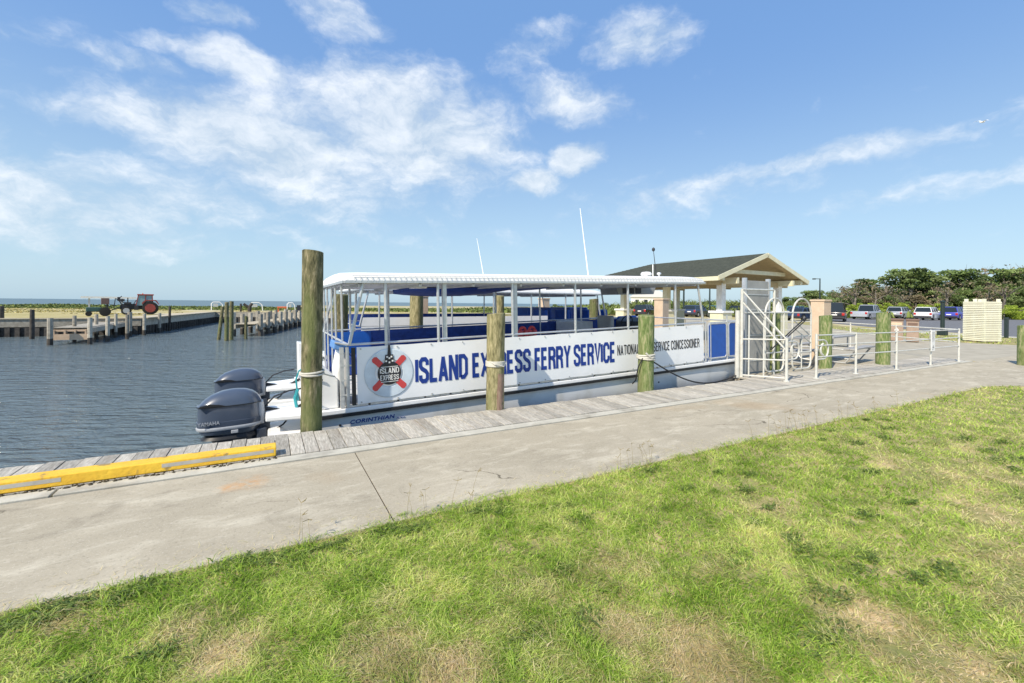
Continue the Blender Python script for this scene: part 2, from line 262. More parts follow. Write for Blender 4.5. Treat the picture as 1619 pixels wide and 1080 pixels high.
# ------------------------------------------------------------------ mesh helpers
rng = random.Random(7)
class MB:
    def __init__(s): s.v = []; s.f = []; s.r = []
    def add(s, vs, fs, rnd=None):
        o = len(s.v); s.v += [tuple(x) for x in vs]; s.f += [tuple(i+o for i in f) for f in fs]
        q = rng.random() if rnd is None else rnd; s.r += [q]*len(vs); return s
    def box(s, x0, x1, y0, y1, z0, z1, rnd=None):
        return s.add([(x, y, z) for z in (z0, z1) for (x, y) in ((x0, y0), (x1, y0), (x1, y1), (x0, y1))],
                     [(3, 2, 1, 0), (4, 5, 6, 7), (0, 1, 5, 4), (1, 2, 6, 5), (2, 3, 7, 6), (3, 0, 4, 7)], rnd)
    def bar(s, p, q, w, h=None, rnd=None):
        p = Vector(p); q = Vector(q); h = h or w; d = (q-p).normalized(); u = Vector((0, 0, 1)) if abs(d.z) < .95 else Vector((0, 1, 0))
        a = d.cross(u).normalized()*w/2; b = a.cross(d).normalized()*h/2
        return s.add([c+i*a+j*b for c in (p, q) for i, j in ((-1, -1), (1, -1), (1, 1), (-1, 1))],
                     [(0, 1, 2, 3), (7, 6, 5, 4), (1, 0, 4, 5), (2, 1, 5, 6), (3, 2, 6, 7), (0, 3, 7, 4)], rnd)
    def tube(s, pts, r, n=8, closed=False, cap=True, rnd=None):
        pts = [Vector(p) for p in pts]; k = len(pts); vs = []; fs = []; prev = None
        for i, p in enumerate(pts):
            if closed: d = pts[(i+1) % k]-pts[i-1]
            else: d = pts[min(i+1, k-1)]-pts[max(i-1, 0)]
            d.normalize()
            if prev is None: a = d.orthogonal().normalized()
            else: a = (prev-d*prev.dot(d)).normalized()
            prev = a; b = d.cross(a); rr = r[i] if isinstance(r, (list, tuple)) else r
            vs += [p+(a*math.cos(2*math.pi*j/n)+b*math.sin(2*math.pi*j/n))*rr for j in range(n)]
        for i in range(k if closed else k-1):
            for j in range(n):
                a0 = i*n+j; a1 = i*n+(j+1) % n; i2 = (i+1) % k; fs.append((a0, a1, i2*n+(j+1) % n, i2*n+j))
        if cap and not closed: fs += [tuple(range(n-1, -1, -1)), tuple((k-1)*n+j for j in range(n))]
        return s.add(vs, fs, rnd)
    def lathe(s, prof, n=24, c=(0, 0, 0), axis='z', rnd=None):
        vs = []; fs = []
        for (r, z) in prof:
            for j in range(n):
                a = 2*math.pi*j/n; x, y = r*math.cos(a), r*math.sin(a)
                vs.append({'z': (c[0]+x, c[1]+y, c[2]+z), 'y': (c[0]+x, c[1]+z, c[2]+y), 'x': (c[0]+z, c[1]+x, c[2]+y)}[axis])
        k = len(prof)
        for i in range(k-1):
            for j in range(n): fs.append((i*n+j, i*n+(j+1) % n, (i+1)*n+(j+1) % n, (i+1)*n+j))
        fs += [tuple(range(n-1, -1, -1)), tuple((k-1)*n+j for j in range(n))]
        return s.add(vs, fs, rnd)
    def prism(s, poly, a0, a1, axis='y', rnd=None):
        """2-D polygon extruded along an axis; poly is (x,z) for y, (y,z) for x, (x,y) for z"""
        f = {'y': lambda p, t: (p[0], t, p[1]), 'x': lambda p, t: (t, p[0], p[1]), 'z': lambda p, t: (p[0], p[1], t)}[axis]
        k = len(poly); vs = [f(p, a0) for p in poly]+[f(p, a1) for p in poly]
        return s.add(vs, [tuple(range(k-1, -1, -1)), tuple(range(k, 2*k))]+[(i, (i+1) % k, (i+1) % k+k, i+k) for i in range(k)], rnd)
    def loft(s, secs, closed=True, cap=True, rnd=None):
        k = len(secs[0]); vs = [p for q in secs for p in q]; fs = []
        for i in range(len(secs)-1):
            for j in range(k if closed else k-1): fs.append((i*k+j, i*k+(j+1) % k, (i+1)*k+(j+1) % k, (i+1)*k+j))
        if cap: fs += [tuple(range(k-1, -1, -1)), tuple((len(secs)-1)*k+j for j in range(k))]
        return s.add(vs, fs, rnd)
    def build(s, name, m, parent=None, smooth=False, bevel=0, loc=None, rot=None, label=None):
        me = bpy.data.meshes.new(name); me.from_pydata(s.v, [], s.f); me.materials.append(m)
        at = me.attributes.new('rnd', 'FLOAT', 'POINT'); at.data.foreach_set('value', s.r)
        import bmesh
        bm = bmesh.new(); bm.from_mesh(me); bmesh.ops.recalc_face_normals(bm, faces=bm.faces)
        if bevel: bmesh.ops.bevel(bm, geom=[e for e in bm.edges if len(e.link_faces) == 2 and e.calc_face_angle(0) > .6], offset=bevel, segments=2, affect='EDGES', profile=.5)
        bm.to_mesh(me); bm.free()
        if smooth:
            for p in me.polygons: p.use_smooth = True
            try: me.set_sharp_from_angle(angle=R(40))
            except Exception: pass
        o = bpy.data.objects.new(name, me); sc.collection.objects.link(o)
        if parent is not None: o.parent = parent
        if loc is not None: o.location = loc
        if rot is not None: o.rotation_euler = rot
        if label: o['label'] = label
        return o
def pieces(mb_list, name, m, parent, **k):
    for q in mb_list: q.build(name, m, parent, **k)
def tag(o, label=None, cat=None, group=None, kind=None):
    if label: o['label'] = label
    if cat: o['category'] = cat
    if group: o['group'] = group
    if kind: o['kind'] = kind
    return o
def thing(name, label, cat, loc=(0, 0, 0), rz=0, group=None):
    o = bpy.data.objects.new(name, None); o.empty_display_size = .2; sc.collection.objects.link(o); o.location = loc; o.rotation_euler = (0, 0, rz)
    return tag(o, label, cat, group)
def copy_tree(o, parent=None):
    c = o.copy(); sc.collection.objects.link(c)
    if parent is not None: c.parent = parent
    for ch in list(o.children): copy_tree(ch, c)
    return c
def dup(o, loc, rz, label, group=None, cat=None):
    c = copy_tree(o); c.location = loc; c.rotation_euler = (0, 0, rz); return tag(c, label, cat, group)
def text(name, body, w, h, m, parent, loc, bold=.0, fat=0.0, rot=(R(90), 0, 0), slant=0):
    cu = bpy.data.curves.new(name, 'FONT'); cu.body = body; cu.size = 1; cu.extrude = .0015; cu.space_character = 1.08; cu.offset = bold
    o = bpy.data.objects.new(name, cu); sc.collection.objects.link(o); bpy.context.view_layer.update()
    me = bpy.data.meshes.new_from_object(o.evaluated_get(bpy.context.evaluated_depsgraph_get())); sc.collection.objects.unlink(o); bpy.data.objects.remove(o)
    co = np.empty(len(me.vertices)*3); me.vertices.foreach_get('co', co); co = co.reshape(-1, 3)
    mn, mxx = co.min(0), co.max(0); co[:, :2] = (co[:, :2]-mn[:2])/(mxx[:2]-mn[:2])*np.array([w-fat, h])
    co[:, 0] += co[:, 1]*slant
    fcs = [tuple(p.vertices) for p in me.polygons]; b = MB()
    for k in range(3 if fat else 1):
        c2 = co.copy(); c2[:, 0] += fat*k/2; c2[:, 2] += .0006*k; b.add([tuple(x) for x in c2], fcs)
    bpy.data.meshes.remove(me)
    return b.build(name, m, parent, loc=loc, rot=rot)
GL = {'I': (0, [[(0, 0), (0, 5.4)]]), 'L': (2.1, [[(0, 5.4), (0, 0), (2.1, 0)]]), 'E': (2.1, [[(2.1, 5.4), (0, 5.4), (0, 0), (2.1, 0)], [(.3, 2.8), (1.9, 2.8)]]),
 'S': (2.4, [[(2.4, 3.9), (2.4, 4.8), (1.8, 5.4), (.6, 5.4), (0, 4.8), (0, 3.7), (.5, 3.1), (1.9, 2.4), (2.4, 1.8), (2.4, .6), (1.8, 0), (.6, 0), (0, .6), (0, 1.5)]]),
 'A': (2.6, [[(0, -.5), (1.3, 5.6)], [(1.3, 5.6), (2.6, -.5)], [(.6, 1.3), (2.0, 1.3)]]), 'N': (2.5, [[(0, -.5), (0, 5.9)], [(.1, 5.7), (2.4, -.3)], [(2.5, -.5), (2.5, 5.9)]]),
 'D': (2.4, [[(0, 0), (0, 5.4), (1.5, 5.4), (2.4, 4.5), (2.4, .9), (1.5, 0), (.2, 0)]]), 'X': (2.4, [[(-.1, -.5), (2.5, 5.9)], [(-.1, 5.9), (2.5, -.5)]]),
 'P': (2.4, [[(0, -.5), (0, 5.4), (1.8, 5.4), (2.4, 4.8), (2.4, 3.1), (1.8, 2.5), (.3, 2.5)]]), 'R': (2.4, [[(0, -.5), (0, 5.4), (1.8, 5.4), (2.4, 4.8), (2.4, 3.3), (1.8, 2.7), (.3, 2.7)], [(1.5, 2.6), (2.2, 1.9), (2.45, -.5)]]),
 'F': (2.0, [[(2.0, 5.4), (0, 5.4), (0, -.5)], [(.3, 2.7), (1.8, 2.7)]]), 'Y': (2.6, [[(0, 5.9), (1.3, 2.6), (2.6, 5.9)], [(1.3, 2.7), (1.3, -.5)]]), 'V': (2.5, [[(0, 5.9), (1.25, -.2), (2.5, 5.9)]]),
 'C': (2.4, [[(2.4, 3.7), (2.4, 4.7), (1.8, 5.4), (.6, 5.4), (0, 4.7), (0, .7), (.6, 0), (1.8, 0), (2.4, .7), (2.4, 1.7)]]), 'O': (2.4, [[(1.2, 5.4), (.6, 5.4), (0, 4.7), (0, .7), (.6, 0), (1.8, 0), (2.4, .7), (2.4, 4.7), (1.8, 5.4), (1.2, 5.4)]]),
 'T': (2.4, [[(-.2, 5.4), (2.6, 5.4)], [(1.2, 5.2), (1.2, -.5)]]), 'K': (2.4, [[(0, -.5), (0, 5.9)], [(.3, 2.4), (2.3, 5.9)], [(.9, 3.2), (2.4, -.5)]])}
def block(name, body, w, h, m, parent, loc, fat=1.12):
    """heavy condensed capitals made of mitred strokes"""
    b = MB(); x = 0; segs = []
    for ch in body:
        if ch == ' ': x += 1.5; continue
        wd, st = GL[ch]; segs += [[(px+x, py) for px, py in q] for q in st]; x += wd+1.0+(.12 if ch in 'LFTYPV' else .38)
    tot = x-.38; k = 0
    for q in segs:
        n_ = len(q); L_, R_ = [], []
        for i in range(n_):
            p = Vector(q[i]); d0 = (p-Vector(q[i-1])).normalized() if i else None; d1 = (Vector(q[i+1])-p).normalized() if i < n_-1 else None
            d0 = d0 or d1; d1 = d1 or d0; t = (d0+d1).normalized(); nn = Vector((-t.y, t.x)); c = max(.5, nn.dot(Vector((-d0.y, d0.x)))); o = nn*(.5*fat/c)
            ee = -d0*.0
            L_.append(p+o); R_.append(p-o)
        f = lambda v, zz: ((v.x+.5)/tot*w, (min(5.9, max(-.5, v.y))+.5)/6.4*h, zz)
        zz = .0012+.0002*(k % 3); k += 1
        b.add([f(v, zz) for v in L_]+[f(v, zz) for v in R_]+[f(v, 0) for v in L_]+[f(v, 0) for v in R_],
              [(i, i+1, n_+i+1, n_+i) for i in range(n_-1)]+[(2*n_+i+1, 2*n_+i, 3*n_+i, 3*n_+i+1) for i in range(n_-1)]+[(i+1, i, 2*n_+i, 2*n_+i+1) for i in range(n_-1)]+[(n_+i, n_+i+1, 3*n_+i+1, 3*n_+i) for i in range(n_-1)]+[(0, n_, 3*n_, 2*n_), (n_-1, 3*n_-1, 4*n_-1, 2*n_-1)])
    return b.build(name, m, parent, loc=loc, rot=(R(90), 0, 0))
def struct(b, name, m, **k):
    o = b.build(name, m, **k); o['kind'] = 'structure'; return o
def arc(c, r, a0, a1, n, plane='xz'):
    o = []
    for i in range(n+1):
        a = R(a0+(a1-a0)*i/n); x, y = r*math.cos(a), r*math.sin(a)
        o.append((c[0]+x, c[1], c[2]+y) if plane == 'xz' else (c[0]+x, c[1]+y, c[2]) if plane == 'xy' else (c[0], c[1]+x, c[2]+y))
    return o

# ------------------------------------------------------------------ setting: water, ground, paths
ZW = -.8
struct(MB().add([tuple(C(-300, -60, ZW)), tuple(C(90, -60, ZW)), tuple(C(90, 72, ZW)), tuple(C(-300, 72, ZW))], [(0, 1, 2, 3)]), 'water', waterm)
seam = mat('open_sea', [(.3, (.05, .10, .115)), (.7, (.08, .14, .15))], .02, 8, .35, stretch=(1, 1, 1), bump=.3, bscale=.6)
struct(MB().add([tuple(C(-9000, 72.02, ZW)), tuple(C(9000, 72.02, ZW)), tuple(C(9000, 12000, ZW)), tuple(C(-9000, 12000, ZW))], [(0, 1, 2, 3)]), 'sea', seam)
struct(MB().add([tuple(C(-9000, -60, ZW)), tuple(C(-300.02, -60, ZW)), tuple(C(-300.02, 72, ZW)), tuple(C(-9000, 72, ZW))], [(0, 1, 2, 3)]), 'sea', seam)
XS = 9.75            # end of the basin: land lies to the right of this
# near land body (soil/lawn level slightly below the path)
g = MB(); g.prism([(-90, -90), (200, -90), (200, 5.02), (-90, 5.02)], -3, -.012, 'z')
struct(g, 'ground', soil)
struct(MB().prism([(XS+.02, 5.021), (200, 5.021), (240, 200), (10.2, 200), (XS+.02, 46)], -3, -.035, 'z'), 'land', farland)
# dock bulkhead under the boardwalk
b = MB(); b.box(-90, XS+.02, 5.03, 5.74, -3, -.06); struct(b, 'bulkhead', darkwood)
xj = P(575, 740).x
path = MB(); path.prism([(-90, 3.22), (xj-.005, 3.22), (xj-.005, 4.893), (-90, 4.893)], -.2, 0, 'z')
lawn_edge = [(12.6, 3.22), (13.0, 3.19), (13.35, 3.08), (13.7, 2.9), (14.2, 2.4), (14.9, 1.2), (16, -2), (22, -30)]
path.prism([(xj+.005, 3.22)]+lawn_edge+[(60, -30), (60, -5), (29.6, 4.893), (xj+.005, 4.893)], -.2, 0, 'z')
struct(path, 'path', concrete)
struct(MB().box(-30, 18.6, 4.86, 4.93, -.1, -.006).box(xj-.03, xj+.03, 3.24, 4.85, -.1, -.0062), 'joint_soil', flat('joint_dirt', (.05, .042, .028), .95))
hd = MB(); x = -30
for x0, x1 in ((-90, -6.05), (-6.03, P(84, 780).x), (P(84, 780).x+.02, XS+.4), (XS+.42, 14.0), (14.02, 18.6)):
    hd.box(x0, x1, 4.912, 5.065, -.2, .012)
struct(hd, 'header_strip', kerbm, bevel=.006)
plz = MB(); plz.prism([(18.9, 4.904), (29.6, 4.904), (28.3, 7.5), (28.0, 9.2), (33, 14), (45, 24.5), (48, 45), (XS+.1, 45), (XS+.1, 6.0), (18.6, 6.0)], -.2, -.004, 'z')
struct(plz, 'plaza', concrete2)
struct(MB().prism([(38, 8), (44, 18), (50, 24), (130, 80), (170, -60), (60, -60), (41, -6)], -.1, -.02, 'z'), 'road', asphalt)
struct(MB().prism([(36.4, -6), (37.8, -6), (37.9, 11), (40.5, 17.2), (39.5, 17.8), (36.4, 12)], -.1, -.015, 'z'), 'sidewalk', kerbm)
# boardwalk planks
pk = MB(); x = -14.0
while x < 18.6:
    w = rng.choice([.138, .138, .14, .136]); zt = .02+rng.uniform(-.004, .004); e = rng.uniform(-.012, .012)
    y1 = 5.87+e if x < 9.1 else 6.3 if x < 9.7 else 6.0
    pk.add([(x+i*(w-.007), y, z+(y-5.4)*rng.uniform(-.001, .001)) for z in (zt-.036, zt) for (i, y) in ((0, 5.072), (1, 5.072), (1, y1), (0, y1))],
           [(3, 2, 1, 0), (4, 5, 6, 7), (0, 1, 5, 4), (1, 2, 6, 5), (2, 3, 7, 6), (3, 0, 4, 7)])
    x += w
struct(pk, 'boardwalk', plank, bevel=.003)
st = MB(); st.box(-90, 18.6, 5.76, 5.83, -.26, -.022); st.box(-90, 18.6, 5.2, 5.26, -.055, -.022); struct(st, 'dock_beam', darkwood)

# far land on the left / across the basin
fl = MB(); fl.prism([(-260, 39.3), (-7.9, 39.3), (-5.3, 58), (2, 56), (6, 52), (XS+.01, 47), (XS+.01, 47)]+[tuple(C(40, 92))[:2], tuple(C(5, 79))[:2], tuple(C(-150, 78))[:2], tuple(C(-400, 78))[:2]], -3, .22, 'z')
struct(fl, 'far_land', farland)
sw = MB(); up_ = MB(); sw.box(-200, -7.7, 39.05, 39.29, -1.5, -.2); up_.box(-200, -7.7, 38.97, 39.3, -.2, .30)
for i in range(120): sw.box(-60+i*.44, -60+i*.44+.22, 38.9, 38.999, -1.5, -.25)
def wallseg(p, q, t, piles=.55):
    p = Vector(p); q = Vector(q); d = (q-p).normalized(); n_ = Vector((-d.y, d.x, 0)); Z = lambda z: Vector((0, 0, z))
    sw.bar(p+Z(-.85), q+Z(-.85), t, 1.3); up_.bar(p+Z(.05), q+Z(.05), t+.02, .5)
    for i in range(int((q-p).length/piles)): c = p+d*(i*piles)-n_*.16; sw.bar(c+Z(-1.5), c+Z(-.22), .14)
for a_, b_ in (((-7.75, 39.1, 0), (-5.2, 58, 0)), ((-5.2, 58, 0), (2, 56, 0)), ((2, 56, 0), (6, 52, 0)), ((6, 52, 0), (XS, 47, 0))): wallseg(a_, b_, .25)
so2 = tag(up_.build('seawall', oldwood), 'weathered timber seawall holding the far shore above the water', 'seawall'); sw.build('wet_footing', darkwood, so2)
cp = MB(); cp.box(-200, -7.6, 38.9, 39.34, .302, .36); cp.bar((-8.1, 39.34, .335), (-5.75, 58, .335), 1.5, .06); cp.bar((-5.15, 58, .335), (2, 56.1, .335), .4, .06); cp.bar((2, 56.1, .335), (6, 52.1, .335), .4, .06); cp.bar((6, 52.1, .335), (XS, 47.1, .335), .4, .06)
cp.build('cap_board', sand, so2)
es = MB(); es.box(XS-.12, XS+.015, 5.9, 46.9, -2, .0)
for i in range(80): es.bar((XS-.17, 6.0+i*.5, -2), (XS-.17, 6.0+i*.5, -.1), .1)
tag(es.build('seawall', oldwood), 'grey timber seawall closing the basin beyond the ferry bows', 'seawall')

# ------------------------------------------------------------------ pilings and their ropes
def pile_mesh(r0, r1, z0, z1, n=28, seed=1, lean=(0, 0), tilt=.05):
    q = random.Random(seed); prof = []; K = 18; ph = [q.uniform(0, 6.28) for _ in range(6)]
    secs = []
    for i in range(K+1):
        t = i/K; z = z0+(z1-z0)*t; r = r0+(r1-r0)*t
        ring = []
        for j in range(n):
            a = 2*math.pi*j/n
            rr = r*(1+.018*math.sin(3*a+ph[0]+2*t)+.012*math.sin(7*a+ph[1]-5*t)+.012*math.sin(9*t+ph[2])+.008*q.uniform(-1, 1))
            zz = z+(tilt*r*math.cos(a+ph[3])*2 if i == K else 0)
            ring.append((rr*math.cos(a)+lean[0]*t, rr*math.sin(a)+lean[1]*t, zz))
        secs.append(ring)
    top = secs[-1]; secs.append([(p[0]*.9+lean[0]*.1, p[1]*.9+lean[1]*.1, p[2]+.008) for p in top])
    return MB().loft(secs)
def piling(x, y, r0, r1, z1, m, label, seed, group='timber mooring pilings along the dock', lean=(0, 0)):
    o = pile_mesh(r0, r1, -1.6, z1, seed=seed, lean=lean).build('piling', m, smooth=True, loc=(x, y, 0))
    return tag(o, label, 'piling', group)
piling(.48, 6.01, .126, .121, 2.22, pilem, 'tallest greenish timber piling beside the ferry stern and outboard engines', 11)
p2 = piling(3.0, 5.93, .133, .137, 1.44, piley, 'timber piling in front of the banner with a bare reddish split face low down', 12)
b = MB(); secs = []
for i in range(11):
    t = i/10; z = .0+.54*t; w = .50+.05*math.sin(5*t)
    secs.append([((.138+.004*math.sin(j+3*i))*math.cos(a), (.138+.004*math.sin(j+3*i))*math.sin(a), z+(.03 if i == 10 and j % 2 else 0)) for j in range(9) for a in [R(-75)+(j-4)/4*w]])
b.loft(secs, closed=False, cap=False); b.build('split_face', barewood, p2, smooth=True)
piling(6.18, 6.0, .147, .145, 1.40, pileg, 'stout mossy green piling wrapped in rope before the concessioner lettering', 13)
piling(10.85, 6.35, .14, .135, 1.43, pileg, 'dark green piling seen through the tall white boarding gate', 14)
piling(12.66, 6.08, .145, .143, 1.37, pileg, 'pale green piling standing in front of the tan power pedestal', 15)
piling(15.02, 5.76, .165, .163, 1.44, pileg, 'fat green and brown piling between picnic table and litter bins', 16)
piling(18.82, 3.93, .14, .14, 1.13, pileg, 'short green piling on the path at the right edge of view', 17, group='timber mooring pilings along the dock')
def wraps(x, y, r, z, n, m, label, cat, rr=.017, name='rope_wrap', flatr=None):
    b = MB()
    for k in range(n):
        dz = (k-(n-1)/2)*rr*1.8
        pts = [(x+(r+rr*.6)*math.cos(a), y+(r+rr*.6)*math.sin(a), z+dz+.012*math.sin(a*1+k)) for a in [2*math.pi*i/28 for i in range(28)]]
        b.tube(pts, rr, 7, closed=True)
    return b
bw = wraps(.48, 6.01, .126, .715, 2, ropew, '', '', .014)
bw.tube([(.6, 5.96, .70), (.72, 6.1, .64), (.78, 6.3, .60)], .01, 6)
tag(bw.build('rope_wrap', ropew, smooth=True), 'thin white line looped round the tallest piling by the stern', 'rope', 'ropes round the pilings')
bw = MB().lathe([(.138, .655), (.150, .66), (.150, .735), (.138, .74)], 28, (3.0, 5.93, 0)); bw.tube([(2.87, 5.86, .74), (2.92, 5.78, .70), (3.06, 5.775, .665)], .009, 6)
tag(bw.build('rope_wrap', ropew, smooth=True), 'broad white strap wound round the piling with the split face', 'rope', 'ropes round the pilings')
bw = wraps(6.18, 6.0, .147, .64, 3, ropew, '', '', .017)
bw.tube([(6.05, 5.87, .72), (6.10, 5.84, .66), (6.2, 5.84, .60), (6.31, 5.9, .57)], .016, 7)
tag(bw.build('rope_wrap', ropew, smooth=True), 'thick white rope wound three times round the mossy piling', 'rope', 'ropes round the pilings')
hp = [Vector((6.2, 5.95, .60))]
A = Vector((6.30, 5.93, .54)); B_ = Vector((9.2, 6.2, .05))
pts = [A+(B_-A)*t+Vector((0, 0, -.42*math.sin(math.pi*t)**1)*1) if False else A.lerp(B_, t)-Vector((0, 0, .28*math.sin(math.pi*t))) for t in [i/16 for i in range(17)]]
hb = MB().tube(pts, .014, 7); hb.tube([(6.03, 5.93, .62), (5.97, 5.98, .45), (5.98, 6.05, .2), (6.0, 6.15, .12)], .012, 6)
tag(hb.build('power_cable', blackm, smooth=True), 'black cable sagging from the roped piling to the gate', 'cable')

# ------------------------------------------------------------------ ferries
PITCH = math.atan(.0298)
def superell(a, b_, n, p, cx=0, cy=0, z=0):
    o = []
    for i in range(n):
        t = 2*math.pi*i/n; c, s = math.cos(t), math.sin(t)
        o.append((cx+a*math.copysign(abs(c)**(2/p), c), cy+b_*math.copysign(abs(s)**(2/p), s), z))
    return o
def engine(parent, y):
    e = MB(); secs = []
    for z, a, bb, cx in ((-.13, .27, .17, .03), (-.10, .33, .20, .0), (-.02, .365, .215, 0), (.06, .368, .215, 0), (.062, .360, .208, 0), (.26, .350, .205, .0), (.262, .362, .212, 0), (.32, .345, .20, .005), (.37, .30, .17, .02), (.405, .24, .13, .03), (.43, .15, .08, .05), (.44, .05, .03, .06)):
        secs.append([(px, py, pz-(.045*((px-.05)/.36)**2 if z > .262 else 0)*(1 if px < .05 else .9)) for (px, py, pz) in superell(a, bb, 40, 3.0, cx, 0, z)])
    e.loft(secs); o = e.build('engine', engm, parent, smooth=True, loc=(-.43, y, 0))
    lo = MB(); lo.loft([superell(.20, .12, 24, 3, .06, 0, -.9), superell(.22, .13, 24, 3, .05, 0, -.3), superell(.28, .17, 24, 3, .03, 0, -.135)])
    lo.box(.18, .46, -.09, .09, -.42, .0); lo.box(.3, .42, -.16, .16, -.30, -.10); lo.build('engine_leg', engd, o, bevel=.015)
    tr = MB(); s2 = [superell(a_, b_, 40, 3.0, 0, 0, z) for a_, b_, z in ((.366, .214, -.05), (.374, .2205, -.035), (.374, .2205, -.015), (.368, .216, -.005))]; tr.loft(s2); tr.build('trim_band', engs, o, smooth=True)
    for sgn in (-1, 1): MB().prism([(-.33, .262), (-.03, .262), (-.10, .285), (-.2, .298), (-.30, .282)], sgn*.130, sgn*.2155, 'y').build('air_intake', blackm, o)
    text('lettering', 'YAMAHA', .235, .048, engs, o, (-.335, -.2185, .005+.03), bold=.012)
    for z_ in (.262, .19): pass
    la_ = MB(); la_.loft([superell(.340, .198, 40, 3.0, .01, 0, -.175), superell(.30, .18, 40, 3.0, .03, 0, -.13)]); la_.build('lower_skirt', blackm, o, smooth=True)
    MB().box(.02, .10, -.226, -.205, -.10, -.06).build('latch', engs, o, bevel=.006)
    MB().loft([superell(.364, .2165, 40, 3.0, 0, 0, .252), superell(.364, .2165, 40, 3.0, 0, 0, .258)]).build('cowling_seam', blackm, o)
    fr = MB(); fr.loft([superell(.05, .10, 16, 3, .36, 0, -.05), superell(.05, .12, 16, 3, .355, 0, .12), superell(.045, .10, 16, 3, .34, 0, .24)]); fr.build('front_panel', engs, o, smooth=True)
    ho = MB(); ho.tube([(.36, -.03, .14), (.5, -.02, .10), (.66, 0, .0+.05), (.82, .02, .09), (.95, .02, .16)], [.035, .03, .026, .024, .022], 8)
    ho.tube([(.36, .06, .1), (.52, .04, .27), (.7, .03, .33), (.86, .05, .34)], .011, 6)
    ho.tube([(.3, -.1, -.12), (.5, -.12, -.16), (.62, -.1, -.1), (.78, -.05, .08), (.95, 0, .16)], .012, 6)
    ho.tube([(.28, -.06, -.16), (.42, -.1, -.22), (.6, -.1, -.30), (.9, -.02, -.27)], .022, 7)
    ho.build('cable_bundle', blackm, o, smooth=True)
    return o
def ferry(near, loc, label):
    root = thing('ferry_boat', label, 'ferry', loc); root.rotation_euler = (0, -PITCH if near else -.004, 0); root['group'] = 'canopied passenger ferries'
    BW = 3.15
    for y0 in (.0, BW-1.0):
        h = MB(); secs = []
        for x, k, zk in ((.45, 1, 0), (.5, 1, 0), (8.2, 1, 0), (9.0, .97, .02), (9.45, .86, .10), (9.62, .6, .24)):
            hw = .5*k; c = y0+.5
            secs.append([(x, c-hw, .012), (x, c-hw-.0, -.18), (x, c-hw*.94, -.42+zk), (x, c-hw*.6, -.75+zk*1.6), (x, c, -.95+zk*2), (x, c+hw*.6, -.75+zk*1.6), (x, c+hw*.94, -.42+zk), (x, c+hw, -.18), (x, c+hw, .012)])
        h.loft(secs); o = h.build('hull', hullm, root, smooth=True)
        s = MB(); s.prism([(-.02, y0+.16), (.449, y0+.05), (.449, y0+.95), (-.02, y0+.84)], .035, .10, 'z'); s.prism([(.0, y0+.2), (.449, y0+.05), (.449, y0+.95), (.0, y0+.8)], -.42, -.13, 'z')
        s.build('swim_platform', white, o, bevel=.015)
    dk = MB(); dk.prism([(.45, -.03), (9.3, -.03), (9.56, .06), (9.64, .3), (9.64, BW-.3), (9.56, BW-.06), (9.3, BW+.03), (.45, BW+.03)], .055, .12, 'z'); dko = dk.build('deck', white, root, bevel=.012)
    rs = MB(); rs.prism([(.44, -.045), (9.3, -.045), (9.575, .05), (9.66, .3), (9.66, BW-.3), (9.575, BW-.05), (9.3, BW+.045), (.44, BW+.045)], .013, .052, 'z'); rs.build('rub_rail', blackm, dko)
    fl_ = MB().box(.95, 9.4, .05, BW-.05, .121, .135); fl_.build('floor', greycloth, dko)
    # rails, posts
    ra = MB()
    for y in (0, BW):
        ra.tube([(.99, y, .985), (8.34, y, .985)], .017, 8); ra.bar((.99, y, .142), (8.34, y, .142), .03, .028)
        for k in range(19): ra.bar((1.25+k*.4, y, .12), (1.25+k*.4, y, .16), .03)
        ra.tube([(8.34, y, .135), (8.34, y, .97)], .02, 8)
    for x in (.98,):
        ra.tube([(x, 0, .985), (x, BW, .985)], .017, 8); ra.tube([(x-.16, .05, 1.0+.02), (x, 0, .985)], .014, 6)
    ra.build('handrail', alu, root, smooth=True)
    for y in (0, BW):
        for x in ((1.5, 2.28, 3.56, 4.84, 6.10, 7.41) if near else (1.45, 2.35, 3.3, 4.5, 5.7, 6.9)):
            MB().tube([(x, y, .13), (x, y, 1.83)], .023, 8).build('roof_post', alu, root, smooth=True)
        if near and y == 0:
            for x in (2.40, 3.64): MB().box(x-.03, x+.03, .03, .09, .13, 1.83).build('roof_post', alu, root)
        for x0, z0, x1 in ((1.0, .98, 1.2), (8.27, .98, 8.1)):
            MB().tube([(x0, y, z0), (x1, y, 1.83)], .023, 8).build('slanted_post', alu, root, smooth=True)
    for y in (.42, 1.1, 1.6, 2.2, 2.7):
        MB().tube([(.97, y, .13), (.97, y, 1.83)], .016, 6).build('stern_post', alu, root, smooth=True)
    # side panels
    for y in ((BW,) if near else (0, BW)):
        sp = MB().box(1.04, 8.25 if near else 6.25, y-.014, y+.014, .165, .95 if near else 1.19); o = sp.build('side_panel', bluecloth if near or y else vinyl, root)
    sp = MB(); sp.box(1.0, 1.9, BW-.06, BW-.02, .5, .94); sp.build('seat_back', blue, root)
    # bow panels
    for y in (0, BW):
        for x0, x1 in ((8.42, 9.04), (9.12, 9.52)):
            c = .05; z0, z1 = .19, .95
            poly = [(x0+c, z0), (x1-c, z0), (x1, z0+c), (x1, z1-c), (x1-c, z1), (x0+c, z1), (x0, z1-c), (x0, z0+c)]
            po = MB().prism(poly, y-.008, y+.008, 'y').build('bow_panel', blue, root)
            rim = [(px, y, pz) for px, pz in poly]; MB().tube([(p[0], p[1], p[2]) for p in rim], .02, 6, closed=True).build('panel_frame', alu, po, smooth=True)
    g = MB(); g.tube([(8.5, 0, .97), (9.56, 0, .97), (9.56, BW, .97), (8.5, BW, .97)], .018, 8); 
